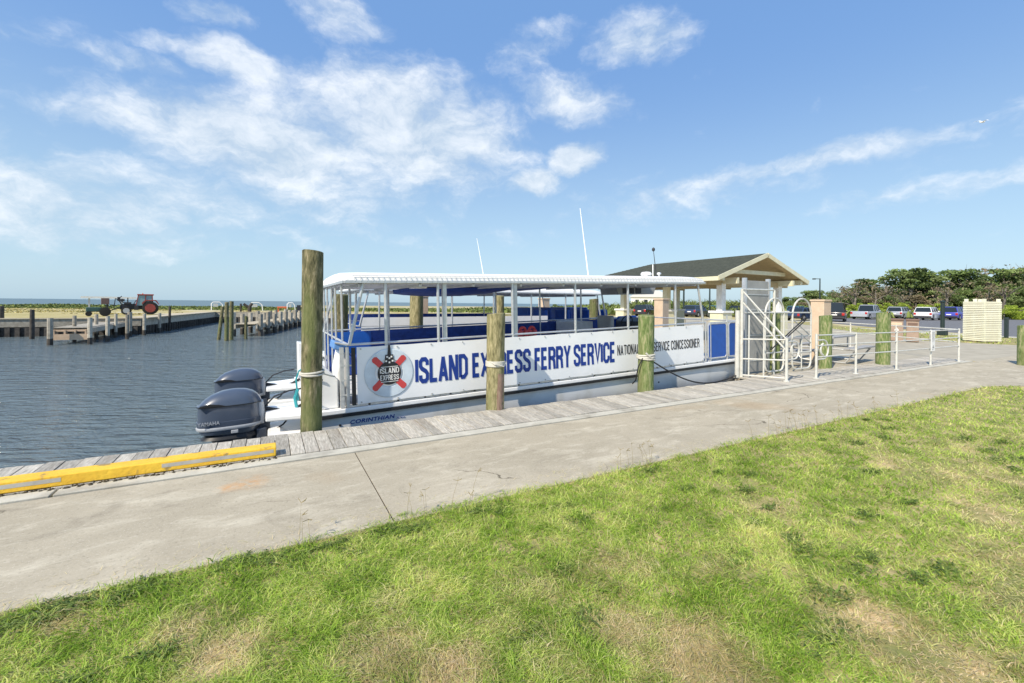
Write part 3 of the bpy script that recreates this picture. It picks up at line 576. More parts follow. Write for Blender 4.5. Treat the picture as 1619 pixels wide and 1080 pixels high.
    for y in (.0, BW):
        for x in (8.5, 9.07, 9.56): g.tube([(x, y, .12), (x, y, 1.12 if x == 9.07 else .98)], .018, 6)
    g.build('bow_rail', alu, root, smooth=True)
    # roof
    rf = MB(); secs = []; Rx0, Rx1 = .95, 8.28
    prof = lambda s, zt, dz: [(-.03, 1.84), (-.035, 1.90), (-.01, 1.94+dz), (.2, 1.985+dz), (.9, 2.02+dz), (BW/2, 2.03+dz), (BW-.9, 2.02+dz), (BW-.2, 1.985+dz), (BW+.01, 1.94+dz), (BW+.035, 1.90), (BW+.03, 1.84)]
    for x, dz, ins in ((Rx0, -.085, .0), (Rx0+.02, -.03, 0), (Rx0+.07, -.006, 0), (Rx0+.2, 0, 0), (4, .0, 0), (7.8, 0, 0), (8.2, -.012, 0), (Rx1, -.05, 0)):
        secs.append([(x, y, max(1.842, z+dz) if z > 1.85 else z) for (y, z) in prof(0, 0, 0)])
    rf.loft(secs); rfo = rf.build('roof', canvas, root, smooth=True)
    fa = MB(); fa.bar((Rx0, -.045, 1.845), (Rx1, -.045, 1.845), .03, .035); fa.bar((Rx0, BW+.045, 1.845), (Rx1, BW+.045, 1.845), .03, .035); fa.bar((Rx0-.015, -.04, 1.845), (Rx0-.015, BW+.04, 1.845), .03, .035); fa.build('roof_rail', alu, rfo)
    if near:
        la = MB(); n_ = 92
        for k in range(n_):
            x = Rx0+.12+k*(Rx1-Rx0-.2)/n_; la.bar((x, -.041, 1.935), (x+.012, -.063, 1.85), .006); 
        la.bar((Rx0+.1, -.042, 1.93), (Rx1-.05, -.042, 1.93), .006, .008)
        la.build('roof_lacing', greycloth, rfo)
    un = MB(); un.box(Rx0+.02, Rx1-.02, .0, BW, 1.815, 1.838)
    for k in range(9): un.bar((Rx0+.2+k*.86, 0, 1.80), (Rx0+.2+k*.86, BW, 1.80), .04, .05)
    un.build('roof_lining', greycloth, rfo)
    # benches inside
    bn = MB(); bn.box(1.3, 6.3, BW-.55, BW-.1, .14, .50); bn.box(1.3, 6.3, .12, .5, .14, .50); bn.build('bench', bluecloth, root, bevel=.02)
    if near:
        bc = MB(); secs = []
        for i in range(25):
            t = i/24; x = 2.35+3.1*t; d = .13*math.sin(math.pi*min(1, t*1.15+.1))**.6 if t < .93 else .02
            secs.append([(x, BW-1.5, 1.80), (x, BW-1.3, 1.79-d*.5-.01*math.sin(i*2.1)), (x, BW-.9, 1.78-d*.8), (x, BW-.4, 1.775-d-.012*math.sin(i*1.3)), (x, BW-.15, 1.77-d), (x, BW-.1, 1.80)])
        bc.loft(secs); bc.build('rolled_curtain', bluecloth, root, smooth=True)
        MB().box(2.05, 2.28, .5, .75, 1.765, 1.795).build('ceiling_lamp', whitepaint, root, bevel=.01)
        ob = MB(); ob.prism([(7.42, 1.62), (8.6, 1.62), (8.68, 1.80), (7.35, 1.80)], 1.7, 2.3, 'y'); o = ob.build('overhead_console', greyboard, root, bevel=.01)
        so_ = MB(); so_.box(7.55, 7.92, 1.692, 1.702, 1.645, 1.775); so_.box(7.97, 8.16, 1.692, 1.702, 1.645, 1.775); so_.build('console_screen', blackm, o)
        hc = MB(); hc.prism([(7.9, .14), (8.35, .14), (8.4, .85), (8.15, 1.05), (7.95, .95)], 1.5, 2.4, 'y'); hc.build('helm_console', engd, root, bevel=.02)
        st_ = MB(); st_.tube([(7.86+.06*math.sin(a), 1.9+.19*math.cos(a), .92+.18*math.sin(a)) for a in [2*math.pi*i/20 for i in range(20)]], .014, 6, closed=True)
        for a in (0, 2.1, 4.2): st_.bar((7.9, 1.9, .92), (7.86+.06*math.sin(a), 1.9+.19*math.cos(a), .92+.18*math.sin(a)), .015)
        st_.build('steering_wheel', blackm, root, smooth=True)
        hs = MB(); hs.box(7.2, 7.65, 1.65, 2.15, .45, .58); hs.box(7.12, 7.24, 1.65, 2.15, .55, 1.12); hs.tube([(7.4, 1.9, .13), (7.4, 1.9, .46)], .05, 10); hs.build('helm_seat', greyboard, root, bevel=.03)
        cb = MB(); cb.box(6.5, 7.0, BW-1.0, BW-.12, .14, .98); cb.build('locker', greycloth, root, bevel=.02)
        s2 = MB(); s2.box(8.6, 9.2, BW-.7, BW-.15, .14, .75); s2.box(8.6, 9.25, BW-.2, BW-.08, .7, 1.02); s2.build('bow_seat', blue, root, bevel=.03)
        an = [(6.52, 1.7, 2.0, 6.30, 3.60, .016, .009), (3.83, 1.65, 2.0, 3.69, 2.78, .010, .005)]
        for (x0, y, z0, x1, z1, r0, r1) in an:
            MB().tube([(x0, y, z0), ((x0+x1)/2, y, (z0+z1)/2), (x1, y, z1)], [r0, (r0+r1)/2, r1], 8).build('antenna', white, root, smooth=True)
        mk = MB(); mk.tube([(7.95, 1.0, 1.98), (7.9, 1.0, 2.36), (7.86, 1.0, 2.62)], [.013, .009, .006], 6); mk.lathe([(.002, 2.60), (.03, 2.62), (.038, 2.65), (.03, 2.68), (.002, 2.70)], 12, (7.86, 1.0, 0)); mk.build('masthead_lamp', darkm, root, smooth=True)
        rd = MB(); rd.lathe([(.03, 1.98), (.03, 2.06), (.12, 2.07), (.13, 2.11), (.10, 2.15), (.01, 2.16)], 16, (7.98, 1.35, 0)); rd.lathe([(.02, 1.98), (.02, 2.08), (.05, 2.09), (.05, 2.13), (.01, 2.14)], 12, (8.25, 1.2, 0)); rd.tube([(8.1, 1.25, 1.98), (8.1, 1.25, 2.33)], .012, 6); rd.build('radar_dome', white, root, smooth=True)
        # banner with its printing
        bnr = MB(); secs = []; nx = 73
        for i in range(nx+1):
            x = 1.09+7.14*i/nx; w = .0016*math.sin(i*.9)+.0012*math.sin(i*.37+1)
            sag = .006*abs(math.sin(i*math.pi/5))
            secs.append([(x, -.034+w, .157+sag), (x, -.036-w*.5, .42), (x, -.036+w*.5, .7), (x, -.034+w, .947-sag), (x, -.030+w, .947-sag), (x, -.031, .55), (x, -.030+w, .157+sag)])
        bnr.loft(secs); bo = bnr.build('banner', vinyl, root, smooth=True)
        for k in range(15):
            for z in (.185, .92): MB().lathe([(.004, -.004), (.012, -.004), (.012, .002), (.004, .002)], 10, (1.14+k*.503, -.043, z), 'y').build('grommet', galv, bo)
        yb = -.0395
        t1 = 'ISLAND EXPRESS FERRY SERVICE'
        block('lettering', t1, 3.83, .385, bluetext, bo, (1.90, yb, .352))
        block('small_lettering', 'NATIONAL PARK SERVICE CONCESSIONER', 2.31, .195, blacktext, bo, (5.78, yb, .468), fat=.8)
        cx, cz = 1.525, .555
        rg = MB(); n_ = 40; rg.loft([[(cx+r_*math.cos(2*math.pi*j/n_), yy, cz+r_*math.sin(2*math.pi*j/n_)) for j in range(n_)] for r_, yy in ((.345, -.042), (.335, -.047), (.20, -.047), (.195, -.042))], cap=False)
        rgm = flat('ring_print', (.62, .70, .76), .5, var=.15, scale=4); rg.build('printed_ring', rgm, bo, smooth=False)
        for a in (45, 135, 225, 315):
            ca, sa = math.cos(R(a)), math.sin(R(a)); po = []
            for (d, w) in ((.15, -.04), (.29, -.045), (.315, -.02), (.315, .02), (.29, .045), (.15, .04)): po.append((cx+d*ca-w*sa, cz+d*sa+w*ca))
            MB().prism(po, -.0485, -.0515, 'y').build('red_bar', redm, bo)
        dk_ = MB(); dk_.prism([(cx+.165*math.cos(t), cz+.165*math.sin(t)) for t in [2*math.pi*i/36 for i in range(36)]], -.0525, -.055, 'y')
        dk_.prism([(cx-.07, cz+.12), (cx+.07, cz+.12), (cx+.055, cz+.26), (cx-.055, cz+.26)], -.0555, -.0565, 'y'); dk_.prism([(cx-.025, cz+.26), (cx+.025, cz+.26), (cx+.012, cz+.40), (cx-.012, cz+.40)], -.0555, -.0565, 'y'); dk_.build('emblem_disc', blacktext, bo)
        for zz in (-.125, .085): MB().prism([(cx-.12, cz+zz), (cx+.12, cz+zz), (cx+.12, cz+zz+.008), (cx-.12, cz+zz+.008)], -.0575, -.0585, 'y').build('emblem_line', whitepaint, bo)
        for qx, qz in ((-.045, .17), (0, .15), (.045, .17), (0, .21), (-.03, .23), (.03, .23)): MB().prism([(cx+qx-.012, cz+qz-.012), (cx+qx+.012, cz+qz-.012), (cx+qx+.012, cz+qz+.012), (cx+qx-.012, cz+qz+.012)], -.0575, -.0585, 'y').build('emblem_window', whitepaint, bo)
        block('emblem_lettering', 'ISLAND', .27, .08, whitepaint, bo, (cx-.135, -.0575, cz-.004), fat=.85)
        block('emblem_lettering', 'EXPRESS', .26, .075, whitepaint, bo, (cx-.13, -.0575, cz-.10), fat=.85)
        text('boat_name', 'CORINTHIAN', .60, .055, bluetext, root, (.985, -.006, -.105), bold=.02, slant=.25)
        text('boat_name', '36 Ferry', .12, .03, bluecloth, root, (1.62, -.006, -.125), bold=.0, slant=.25)
        MB().lathe([(.004, -.012), (.016, -.012), (.016, .004), (.004, .004)], 10, (.86, 0, -.10), 'y').build('drain_fitting', blackm, root)
        MB().lathe([(.004, -.012), (.016, -.012), (.016, .004), (.004, .004)], 10, (6.9, 0, -.16), 'y').build('drain_fitting', blackm, root)
        # stern details
        s = MB(); s.prism([(.50, .122), (.86, .122), (.86, .50), (.72, .66), (.60, .78), (.50, .80)], .06, .42, 'y'); s.build('stern_locker', white, root, bevel=.02); s = MB(); s.prism([(.50, .122), (.8, .122), (.8, .5), (.6, .8), (.50, .82)], 2.7, 3.1, 'y'); s.build('stern_locker', white, root, bevel=.02)
        s = MB(); s.prism([(.9, .122), (1.02, .122), (1.02, .9), (.9, .9), (.84, .6)], .12, .62, 'y'); s.build('stern_seat', canvas, root, bevel=.03)
        s = MB(); s.box(1.025, 1.075, -.02, .02, .15, .94); s.build('banner_edge_post', blackm, root)
        s = MB(); s.prism([(.80, .93), (1.0, .86), (1.0, .97), (.82, 1.04)], .05, .5, 'y'); s.build('stern_cushion', flat('light_blue_vinyl', (.12, .28, .60), .5), root, bevel=.02)
        s = MB(); s.bar((.9, .02, .13), (.9, .02, .95), .05); s.bar((.97, .0, .13), (.97, .0, .95), .04)
        for z in (.3, .5, .7): s.bar((.88, 0, z), (1.05, 0, z), .02)
        s.build('stern_frame', galv, root)
        s = MB(); s.tube([(.38, .5, .2), (.36, .5, .5), (.4, .46, .62), (.46, .4, .66)], .012, 6); s.tube([(.36, .5, .11), (.34, .5, .24), (.38, .5, .36)], .022, 6); s.build('wash_hose', tealm, root, smooth=True)
        s = MB(); s.bar((.5, .06, .56), (.66, .03, .53), .02); s.bar((.56, .04, .56), (.58, .04, .50), .02); s.build('cleat', darkm, root); MB().bar((.5, .1, .22), (.64, .02, .21), .02).build('cleat', darkm, root)
        engine(root, .58); engine(root, BW-.55)
    else:
        for x in (6.4, 7.2, 8.0, 8.7):
            s = MB(); s.box(x, x+.55, .3, .8, .14, .6); s.prism([(x, .6), (x+.1, .6), (x+.04, 1.36), (x-.06, 1.36)], .25, .95, 'y'); s.build('seat', blue, root, bevel=.03)
            s = MB(); s.box(x, x+.55, 1.3, 2.4, .14, .6); s.prism([(x, .6), (x+.1, .6), (x+.04, 1.42), (x-.06, 1.42)], 1.25, 2.4, 'y'); s.build('seat', blue, root, bevel=.03)
    return root
ferry(True, (0, 6.35, 0), 'white canopied ferry with a long lettered banner moored at the boardwalk')
ferry(False, (.87, 10.75, .04), 'second canopied ferry with plain white side moored behind the lettered one')
# two life jackets hung inside the near ferry
for k, (x, y) in enumerate(((3.95, 6.75), (4.2, 6.85))):
    v = MB(); v.box(x-.09, x-.015, y-.05, y+.05, .72, 1.13); v.box(x+.015, x+.09, y-.05, y+.05, .72, 1.13); v.tube(arc((x, y, 1.12), .055, 0, 180, 8), .03, 6)
    o = v.build('life_jacket', redm, bevel=.02); MB().box(x-.1, x+.1, y-.055, y+.055, .86, .90).build('strap', blackm, o)
    tag(o, ['red life jacket nearest the middle post inside the lettered ferry', 'red life jacket hung to the right of its twin inside the lettered ferry'][k], 'life jacket', 'life jackets in the ferry')
# pilings between and beyond the ferries
for (px, v, top, r, m, lb) in ((539, 10.2, 466, .15, pilem, 'olive piling behind the ferry stern posts'), (659, 10.2, 464, .155, piley, 'knotty yellow piling rising between the two ferries behind the lifebelt logo'),
                               (790, 10.2, 468, .12, piley, 'slim yellow piling directly behind the split faced piling'), (939, 10.2, 473, .13, pilem, 'brownish piling in front of the second ferry blue seats')):
    d = pdir(px, top); t = v/d.y; z = H+d.z*t
    piling(d.x*t, v, r, r, z, m, lb, px, 'pilings between the two ferries')

# ------------------------------------------------------------------ yellow wheel stop on the boardwalk
xe = P(436.5, 725).x
ys = MB(); ys.box(-9, xe, 5.078, 5.245, .024, .118); o = tag(ys.build('wheel_stop', yellow, bevel=.008), 'long yellow painted timber wheel stop on the boardwalk edge', 'wheel stop')
gp = MB(); 
for a, b_ in ((-9, P(118, 755).x), (P(262, 740).x, P(434, 718).x)): gp.box(a, b_-.01, 5.0765, 5.0775, .062, .096)
gp.build('grey_patch', greypad, o)
db = MB()
for _ in range(260):
    xx = rng.uniform(-4.5, xe); yy = 5.072-rng.random()**2*.05; r_ = rng.uniform(.004, .012)
    db.add([(xx-r_*1.6, yy-r_, .013), (xx+r_, yy-r_*.8, .013), (xx+r_*1.7, yy+r_, .014), (xx-r_, yy+r_, .014), (xx, yy, .016+r_)], [(0, 1, 4), (1, 2, 4), (2, 3, 4), (3, 0, 4), (3, 2, 1, 0)])
tag(db.build('leaf_litter', flat('dark_debris', (.07, .055, .03), .95, var=.5)), label='dark crumbs of debris gathered along the foot of the yellow wheel stop', cat='debris', kind='stuff')
# ------------------------------------------------------------------ boarding gate
def tb(mb, *pts, r=.017, n=8): return mb.tube([tuple(p) for p in pts], r, n)
gt = thing('boarding_gate', 'tall white tube boarding gate with arched leaves at the ferry bow', 'gate', (9.4, 5.8, 0)); gl = Vector((9.4, 5.8, 0))
def rel(b): b.v = [(x-gl.x, y-gl.y, z-gl.z) for (x, y, z) in b.v]; return b
b = MB(); b.tube([(9.26, 6.14, .0), (9.26, 6.14, 1.98)], .034, 10); b.tube([(9.20, 6.2, .0), (9.2, 6.2, 1.5)], .05, 10); rel(b).build('gate_post', gatew, gt, smooth=True)
b = MB().tube([(9.53, 5.31, .0), (9.53, 5.31, .93)], .03, 10); b.lathe([(.03, .0), (.06, .0), (.06, .02), (.03, .03)], 14, (9.53, 5.31, .021)); rel(b).build('gate_post', gatew, gt, smooth=True)
b = MB().tube([(10.50, 6.15, .0), (10.5, 6.15, 1.98)], .03, 10); rel(b).build('gate_post', gatew, gt, smooth=True)
b = MB()
tb(b, (9.26, 6.14, 1.97), (10.5, 6.15, 1.98)); tb(b, (9.26, 6.14, 1.95), (9.53, 5.31, .90)); tb(b, (9.26, 6.14, 1.70), (9.53, 5.31, .66))
tb(b, (9.32, 6.15, 1.95), (10.15, 6.15, 1.25)); tb(b, (9.32, 6.15, 1.70), (10.15, 6.15, 1.05))
tb(b, (9.26, 6.14, 1.45), (12.1, 6.15, 1.45))
for z0, z1 in ((.86, .90), (.42, .47), (.06, .09)):
    tb(b, (9.26, 6.14, z0), (9.53, 5.31, z1))
tb(b, (9.31, 6.0, .05), (9.31, 6.0, 1.4)); tb(b, (9.40, 5.72, .06), (9.40, 5.72, 1.3)); rel(b).build('gate_panel', gatew, gt, smooth=True)
def leaf(u0, u1, ztop, zb, extra):
    b = MB(); rr = (u1-u0)/2; c = (u0+u1)/2
    pts = [(u0, 6.15, zb+.14)]+arc((c, 6.15, ztop-rr), rr, 180, 0, 12)+[(u1, 6.15, zb+.14)]+[(u1-.05, 6.15, zb+.04), (u1-.14, 6.15, zb), (u0+.14, 6.15, zb), (u0+.05, 6.15, zb+.04)]
    b.tube(pts, .021, 8, closed=True)
    for z in extra: tb(b, (u0, 6.15, z), (u1, 6.15, z), r=.016)
    tb(b, (u0, 6.15, 1.3), (u1, 6.15, .85), r=.016); tb(b, (u0, 6.15, 1.12), (u1, 6.15, .68), r=.016)
    tb(b, (c, 6.15, zb), (c, 6.15, .9), r=.014)
    return rel(b).build('gate_leaf', gatew, gt, smooth=True)
leaf(10.15, 10.9, 1.79, .06, (.9, .5)); leaf(11.27, 12.1, 1.80, .05, (.86, .46))
b = MB(); b.tube([(9.53, 5.31, .86)]+arc((9.80, 5.31, .67), .19, 90, -90, 12)+[(9.53, 5.31, .48)], .016, 8); b.tube(arc((9.80, 5.31, .67), .12, 60, 300, 10), .014, 7); rel(b).build('latch_loop', gatew, gt, smooth=True)
b = MB().tube([(10.3, 6.1, .58), (11.5, 6.0, 1.30), (11.58, 5.98, 1.33), (11.53, 5.98, 1.27), (10.9, 6.05, .88)], .014, 6); rel(b).build('gate_chain', blackm, gt, smooth=True)
# raised ramp / grey board behind it
rp = thing('boarding_ramp', 'grey metal boarding ramp stood upright behind the gate bars', 'ramp', (10.2, 6.4, 0))
b = MB().box(-.42, .42, -.03, .03, .04, 2.2); 
b.build('ramp_plate', greyboard, rp, bevel=.006)
b = MB(); 
for x in (-.46, .46): b.box(x-.03, x+.03, -.045, .045, 0, 2.26)
for z in (.3, .9, 1.5, 1.86, 2.0): b.box(-.42, .42, -.042, -.032, z, z+.02)
b.build('ramp_frame', alu, rp)
# ------------------------------------------------------------------ rail fence with notice
fc = thing('rail_fence', 'low white three-rail tube fence along the boardwalk before the picnic tables', 'fence', (14, 5.1, 0))
pl = [(10.56, 5.25), (12.19, 5.2), (13.98, 5.08), (15.94, 5.04), (17.88, 5.02)]
for (x, y) in pl:
    b = MB().tube([(x-14, y-5.1, .02), (x-14, y-5.1, 1.0)], .026, 10); b.lathe([(.03, .0), (.065, .0), (.065, .012), (.03, .02)], 14, (x-14, y-5.1, .021)); b.build('fence_post', gatew, fc, smooth=True)
for z in (.97, .74, .49):
    MB().tube([(x-14, y-5.1, z) for x, y in pl], .015, 8).build('rail', gatew, fc, smooth=True)
b = MB().tube([(10.56-14, .15, .86)]+[(p[0]-14, p[1], p[2]) for p in arc((10.84, .15, .65), .21, 90, -90, 12)]+[(10.56-14, .15, .44)], .018, 8); b.tube([(p[0]-14, p[1], p[2]) for p in arc((10.86, .15, .65), .13, 100, 260, 8)], .022, 8); b.build('latch_loop', gatew, fc, smooth=True)
f2 = thing('rail_fence', 'far arm of white tube railing turning away behind the picnic tables', 'fence', (17.95, 5.1, 0))
q = [(0, 0), (1.0, 1.8), (2.0, 3.6), (2.6, 5.0), (-1.2, 6.8)]
for (x, y) in q[1:]: MB().tube([(x, y, 0), (x, y, 1.0)], .025, 8).build('fence_post', gatew, f2, smooth=True)
for z in (.97, .60): MB().tube([(x, y, z) for x, y in q], .018, 8).build('rail', gatew, f2, smooth=True)
sg = thing('notice_board', 'narrow white notice with grey print fixed to the low fence', 'sign', (15.94, 5.0, 0)); 
MB().box(-.13, .13, -.012, 0, .42, .98).build('board', whitepaint, sg, bevel=.004)
tx = MB()
for k in range(8): w = .09-.02*(k % 3 == 1); tx.box(-w, w, -.0145, -.0125, .93-k*.034, .94-k*.034)
gtx = flat('grey_print', (.30, .30, .30), .7); tx.build('print_lines', gtx, sg)
tx = MB(); tx.prism([(-.05, .50), (.05, .50), (.0, .60)], -.0145, -.0125, 'y'); tx.box(-.055, .0, -.0145, -.0125, .455, .48); tx.build('print_emblem', gtx, sg)
# ------------------------------------------------------------------ picnic tables
def picnic(loc, rz, label):
    t = thing('picnic_table', label, 'table', loc, R(rz), 'grey picnic tables')
    gy = greyw
    b = MB(); 
    for k in range(5): b.box(-.9, .9, -.36+k*.146, -.36+k*.146+.138, .71, .75)
    b.build('table_top', gy, t)
    for s in (-1, 1):
        b = MB(); b.box(-.9, .9, s*.72-.13, s*.72-.004, .42, .46); b.box(-.9, .9, s*.72+.004, s*.72+.13, .42, .46); b.build('bench_seat', gy, t)
    for x in (-.62, .62):
        b = MB(); b.tube([(x, -.8, .4), (x, -.55, .03), (x, .55, .03), (x, .8, .4)], .024, 8); b.tube([(x, -.8, .4), (x, .8, .4)], .02, 8); b.tube([(x, -.25, .40), (x, -.25, .70)], .02, 8); b.tube([(x, .25, .40), (x, .25, .70)], .02, 8); b.build('frame', galv, t, smooth=True)
    return t
greyw = flat('grey_recycled_lumber', (.36, .36, .36), .7)
picnic((14.75, 6.95, 0), 8, 'grey picnic table standing just left of the fat green piling')
picnic((12.45, 7.25, 0), -12, 'grey picnic table seen through the arched gate leaf')
# ------------------------------------------------------------------ power pedestals
def pedestal(loc, w, h, label, rz=0):
    t = thing('power_pedestal', label, 'pedestal', loc, R(rz), 'tan power pedestals')
    MB().box(-w/2, w/2, -w*.42, w*.42, 0, h-.05).build('body', tan, t, bevel=.01)
    MB().box(-w/2-.02, w/2+.02, -w*.42-.02, w*.42+.02, h-.05, h).build('cap', tan, t, bevel=.008)
    b = MB().box(w*.5, w*.5+.02, -w*.25, w*.25, .5, 1.0); b.build('socket_box', galv, t, bevel=.005)
pedestal((13.48, 6.60, 0), .40, 1.80, 'tall tan pedestal beside the pale green piling and white fence', 2)
pedestal((10.25, 9.35, 0), .34, 1.80, 'tan pedestal rising beyond the bow of the lettered ferry', 12)
pedestal((4.65, 14.7, 0), .26, 1.84, 'tan pedestal seen right behind the knotty yellow piling between ferries', 5)
pedestal((9.5, 14.6, 0), .34, 1.83, 'tan pedestal seen under the canopy above the blue seats', 10)
b = MB().box(4.3, XS-.2, 14.1, 15.2, -.05, .08)
for i in range(4, 8): 
    for y in (14.1, 15.1): b.tube([(-.9+i*1.3, y, -1.6), (-.9+i*1.3, y, -.05)], .12, 8)
tag(b.build('pier', oldwood), 'timber finger pier beyond the second ferry', 'pier')
# ------------------------------------------------------------------ pavilion
pv = thing('pavilion', 'open picnic pavilion with dark shingle roof on cream columns', 'pavilion', (18.3, 15, 0)); px0, py0 = 18.3, 15
def pr(b): b.v = [(x-px0, y-py0, z) for (x, y, z) in b.v]; return b
VN, VF, VR = 11.0, 20.5, 17.4; UL, UC, UR = 15.15, 18.25, 21.35; ZE, ZR = 2.78, 3.82
def slab(mb, pts, t, rnd=.5):
    n_ = len(pts); mb.add([tuple(p) for p in pts]+[(p[0], p[1], p[2]-t) for p in pts], [tuple(range(n_)), tuple(range(2*n_-1, n_-1, -1))]+[(i, (i+1) % n_, (i+1) % n_+n_, i+n_) for i in range(n_)], rnd)
b = MB(); slab(b, [(UL, VN, ZE), (UC, VN, ZR), (UC, VR, ZR), (UL, VF, ZE)], .05); slab(b, [(UC, VN, ZR), (UR, VN, ZE), (UR, VF, ZE), (UC, VR, ZR)], .05); slab(b, [(UL, VF, ZE), (UC, VR, ZR), (UR, VF, ZE)], .05)
k = 0
for i in range(1, 20):     # shingle courses as low steps
    t = i/20; zz = ZE+(ZR-ZE)*t+.006; b.bar((UL+(UC-UL)*t, VN+.01, zz), (UL+(UC-UL)*t, VF-(VF-VR)*t, zz), .012, .012); b.bar((UR+(UC-UR)*t, VN+.01, zz), (UR+(UC-UR)*t, VF-(VF-VR)*t, zz), .012, .012)
pr(b).build('roof', shingle, pv)
b = MB(); slab(b, [(UL+.02, VN+.03, ZE-.055), (UC, VN+.03, ZR-.055), (UC, VR, ZR-.055), (UL+.02, VF-.02, ZE-.055)], .03); slab(b, [(UC, VN+.03, ZR-.055), (UR-.02, VN+.03, ZE-.055), (UR-.02, VF-.02, ZE-.055), (UC, VR, ZR-.055)], .03); pr(b).build('soffit', soffit, pv)
for s, (a, c_) in enumerate((((UL-.03, VN-.02, ZE-.10), (UC, VN-.02, ZR-.075)), ((UC, VN-.02, ZR-.075), (UR+.03, VN-.02, ZE-.10)))):
    pr(MB().bar(a, c_, .04, .17)).build('rake_board', cream, pv)
pr(MB().bar((UL-.02, VN, ZE-.12), (UL-.02, VF, ZE-.12), .04, .16)).build('eave_board', cream, pv); pr(MB().bar((UR+.02, VN, ZE-.12), (UR+.02, VF, ZE-.12), .04, .16)).build('eave_board', cream, pv)
b = MB(); 
for y in (11.75, 14.6, 17.5):
    b.bar((15.5, y, 2.56), (21.0, y, 2.56), .12, .22)
pr(b).build('tie_beam', soffit, pv)
b = MB(); b.bar((16.3, 11.4, 3.02), (20.2, 11.4, 3.02), .1, .16);  pr(b).build('truss', cream, pv)
b = MB(); 
for x in (16.4, 20.3): b.bar((x, 11.05, 2.62), (x, 19.5, 2.62), .14, .24)
for x, s in ((15.5, 1), (20.95, -1)): b.bar((x, 11.05, 2.68), (x, 12.4, 2.68), .14, .18)
pr(b).build('wall_plate', cream, pv)
for x in (16.4, 20.4):
    for y in (11.8, 14.65, 17.5):
        pr(MB().box(x-.13, x+.13, y-.13, y+.13, 1.3, 2.52)).build('column', whitepaint if y < 12 else cream, pv, bevel=.01)
        o = pr(MB().box(x-.30, x+.30, y-.30, y+.30, 0, 1.30)).build('column_base', cream, pv, bevel=.01)
        pr(MB().box(x-.35, x+.35, y-.35, y+.35, 1.301, 1.39)).build('base_cap', whitepaint, o, bevel=.01)
# ------------------------------------------------------------------ litter bins, cream enclosure, posts, lamps
def facing(p): return math.atan2(p.y, p.x)-math.pi/2
p = P(1429, 540)
bn = thing('litter_bin', 'pair of tan panelled litter bins joined under dark lids on the plaza', 'bin', p, facing(p))
for s, w in ((-.26, .48), (.30, .44)):
    o = MB().box(s-w/2, s+w/2, -.3, .3, .03, .98).build('bin_body', brown, bn, bevel=.02)
    MB().box(s-w/2-.02, s+w/2+.02, -.33, .33, .98, 1.08).build('lid', darkbrown, o, bevel=.02)
    b = MB(); b.box(s-w/2+.05, s+w/2-.05, -.306, -.301, .78, .9); b.build('slot', darkbrown if s > 0 else tan, o)
b = MB(); b.prism([(-.35, .52), (-.17, .52), (-.26, .68)], -.309, -.305, 'y'); b.build('recycling_mark', whitepaint, bn)
p = P(1556, 541)
en = thing('cream_enclosure', 'square cream slatted screen box on the grass behind the plaza', 'enclosure', p, R(-23.3)); S = .88
for (x0, x1, y0, y1) in ((-.02, S, -.025, .0), (S, S+.025, -.02, S), (-.02, S, S, S+.025), (-.045, -.02, -.02, S)):
    b = MB()
    for k in range(22): b.box(x0, x1, y0, y1, .04+k*.087, .04+k*.087+.064)
    b.build('slatted_side', creamslat, en)
MB().box(.03, S-.03, .03, S-.03, .02, 1.9).build('inner_lining', tan, en)
for (x, y) in ((.06, .06), (S-.06, .06), (.06, S-.06), (S-.06, S-.06), (.06, S/2)): MB().box(x-.055, x+.055, y-.055, y+.055, 0, 2.06).build('post', creamslat, en, bevel=.008)
p = P(1490, 530); lp = thing('dark_post', 'dark green post standing on the grass left of the cream enclosure', 'post', p)
MB().tube([(0, 0, 0), (0, 0, 1.95)], .10, 12).build('shaft', polem, lp, smooth=True); MB().box(-.2, .2, -.2, .2, 0, .28).build('foot', polem, lp, bevel=.02); MB().lathe([(.01, 1.94), (.14, 1.95), (.14, 2.0), (.02, 2.06)], 12).build('cap', polem, lp)
p = P(1591, 534); lp = thing('dark_post', 'pair of dark green square posts right of the cream enclosure', 'post', p)
for x in (-.10, .10): MB().box(x-.055, x+.055, -.06, .06, 0, 1.12).build('shaft', polem, lp, bevel=.01)
for k in range(1): MB().box(-.17, .17, -.05, .05, 1.0, 1.08).build('crosspiece', polem, lp, bevel=.01)
def lamp(px, py, Y, top, label, arm=-.55):
    p = PD(px, 480, Y); p.z = 0; t = thing('lamp_post', label, 'lamp post', p, facing(p), 'car park lamp posts')
    MB().tube([(0, 0, 0), (0, 0, top)], [.09, .06], 10).build('pole', polem, t, smooth=True); MB().bar((0, 0, top-.06), (arm, 0, top-.04), .07).build('arm', polem, t); MB().box(arm-.2, arm+.15, -.14, .14, top-.12, top+.02).build('lamp_head', polem, t, bevel=.02)
    MB().lathe([(.2, 0), (.2, .35), (.15, .4)], 12).build('plinth', concrete2, t)
lamp(1296, 0, 52, 4.95, 'tall dark lamp post rising above the tan pedestal', -.55)
lamp(1081, 0, 40, 4.6, 'thin dark lamp post between the ferry bow posts')
lamp(1122, 0, 44, 3.9, 'dark lamp post just left of the nearest pavilion column', -.4)
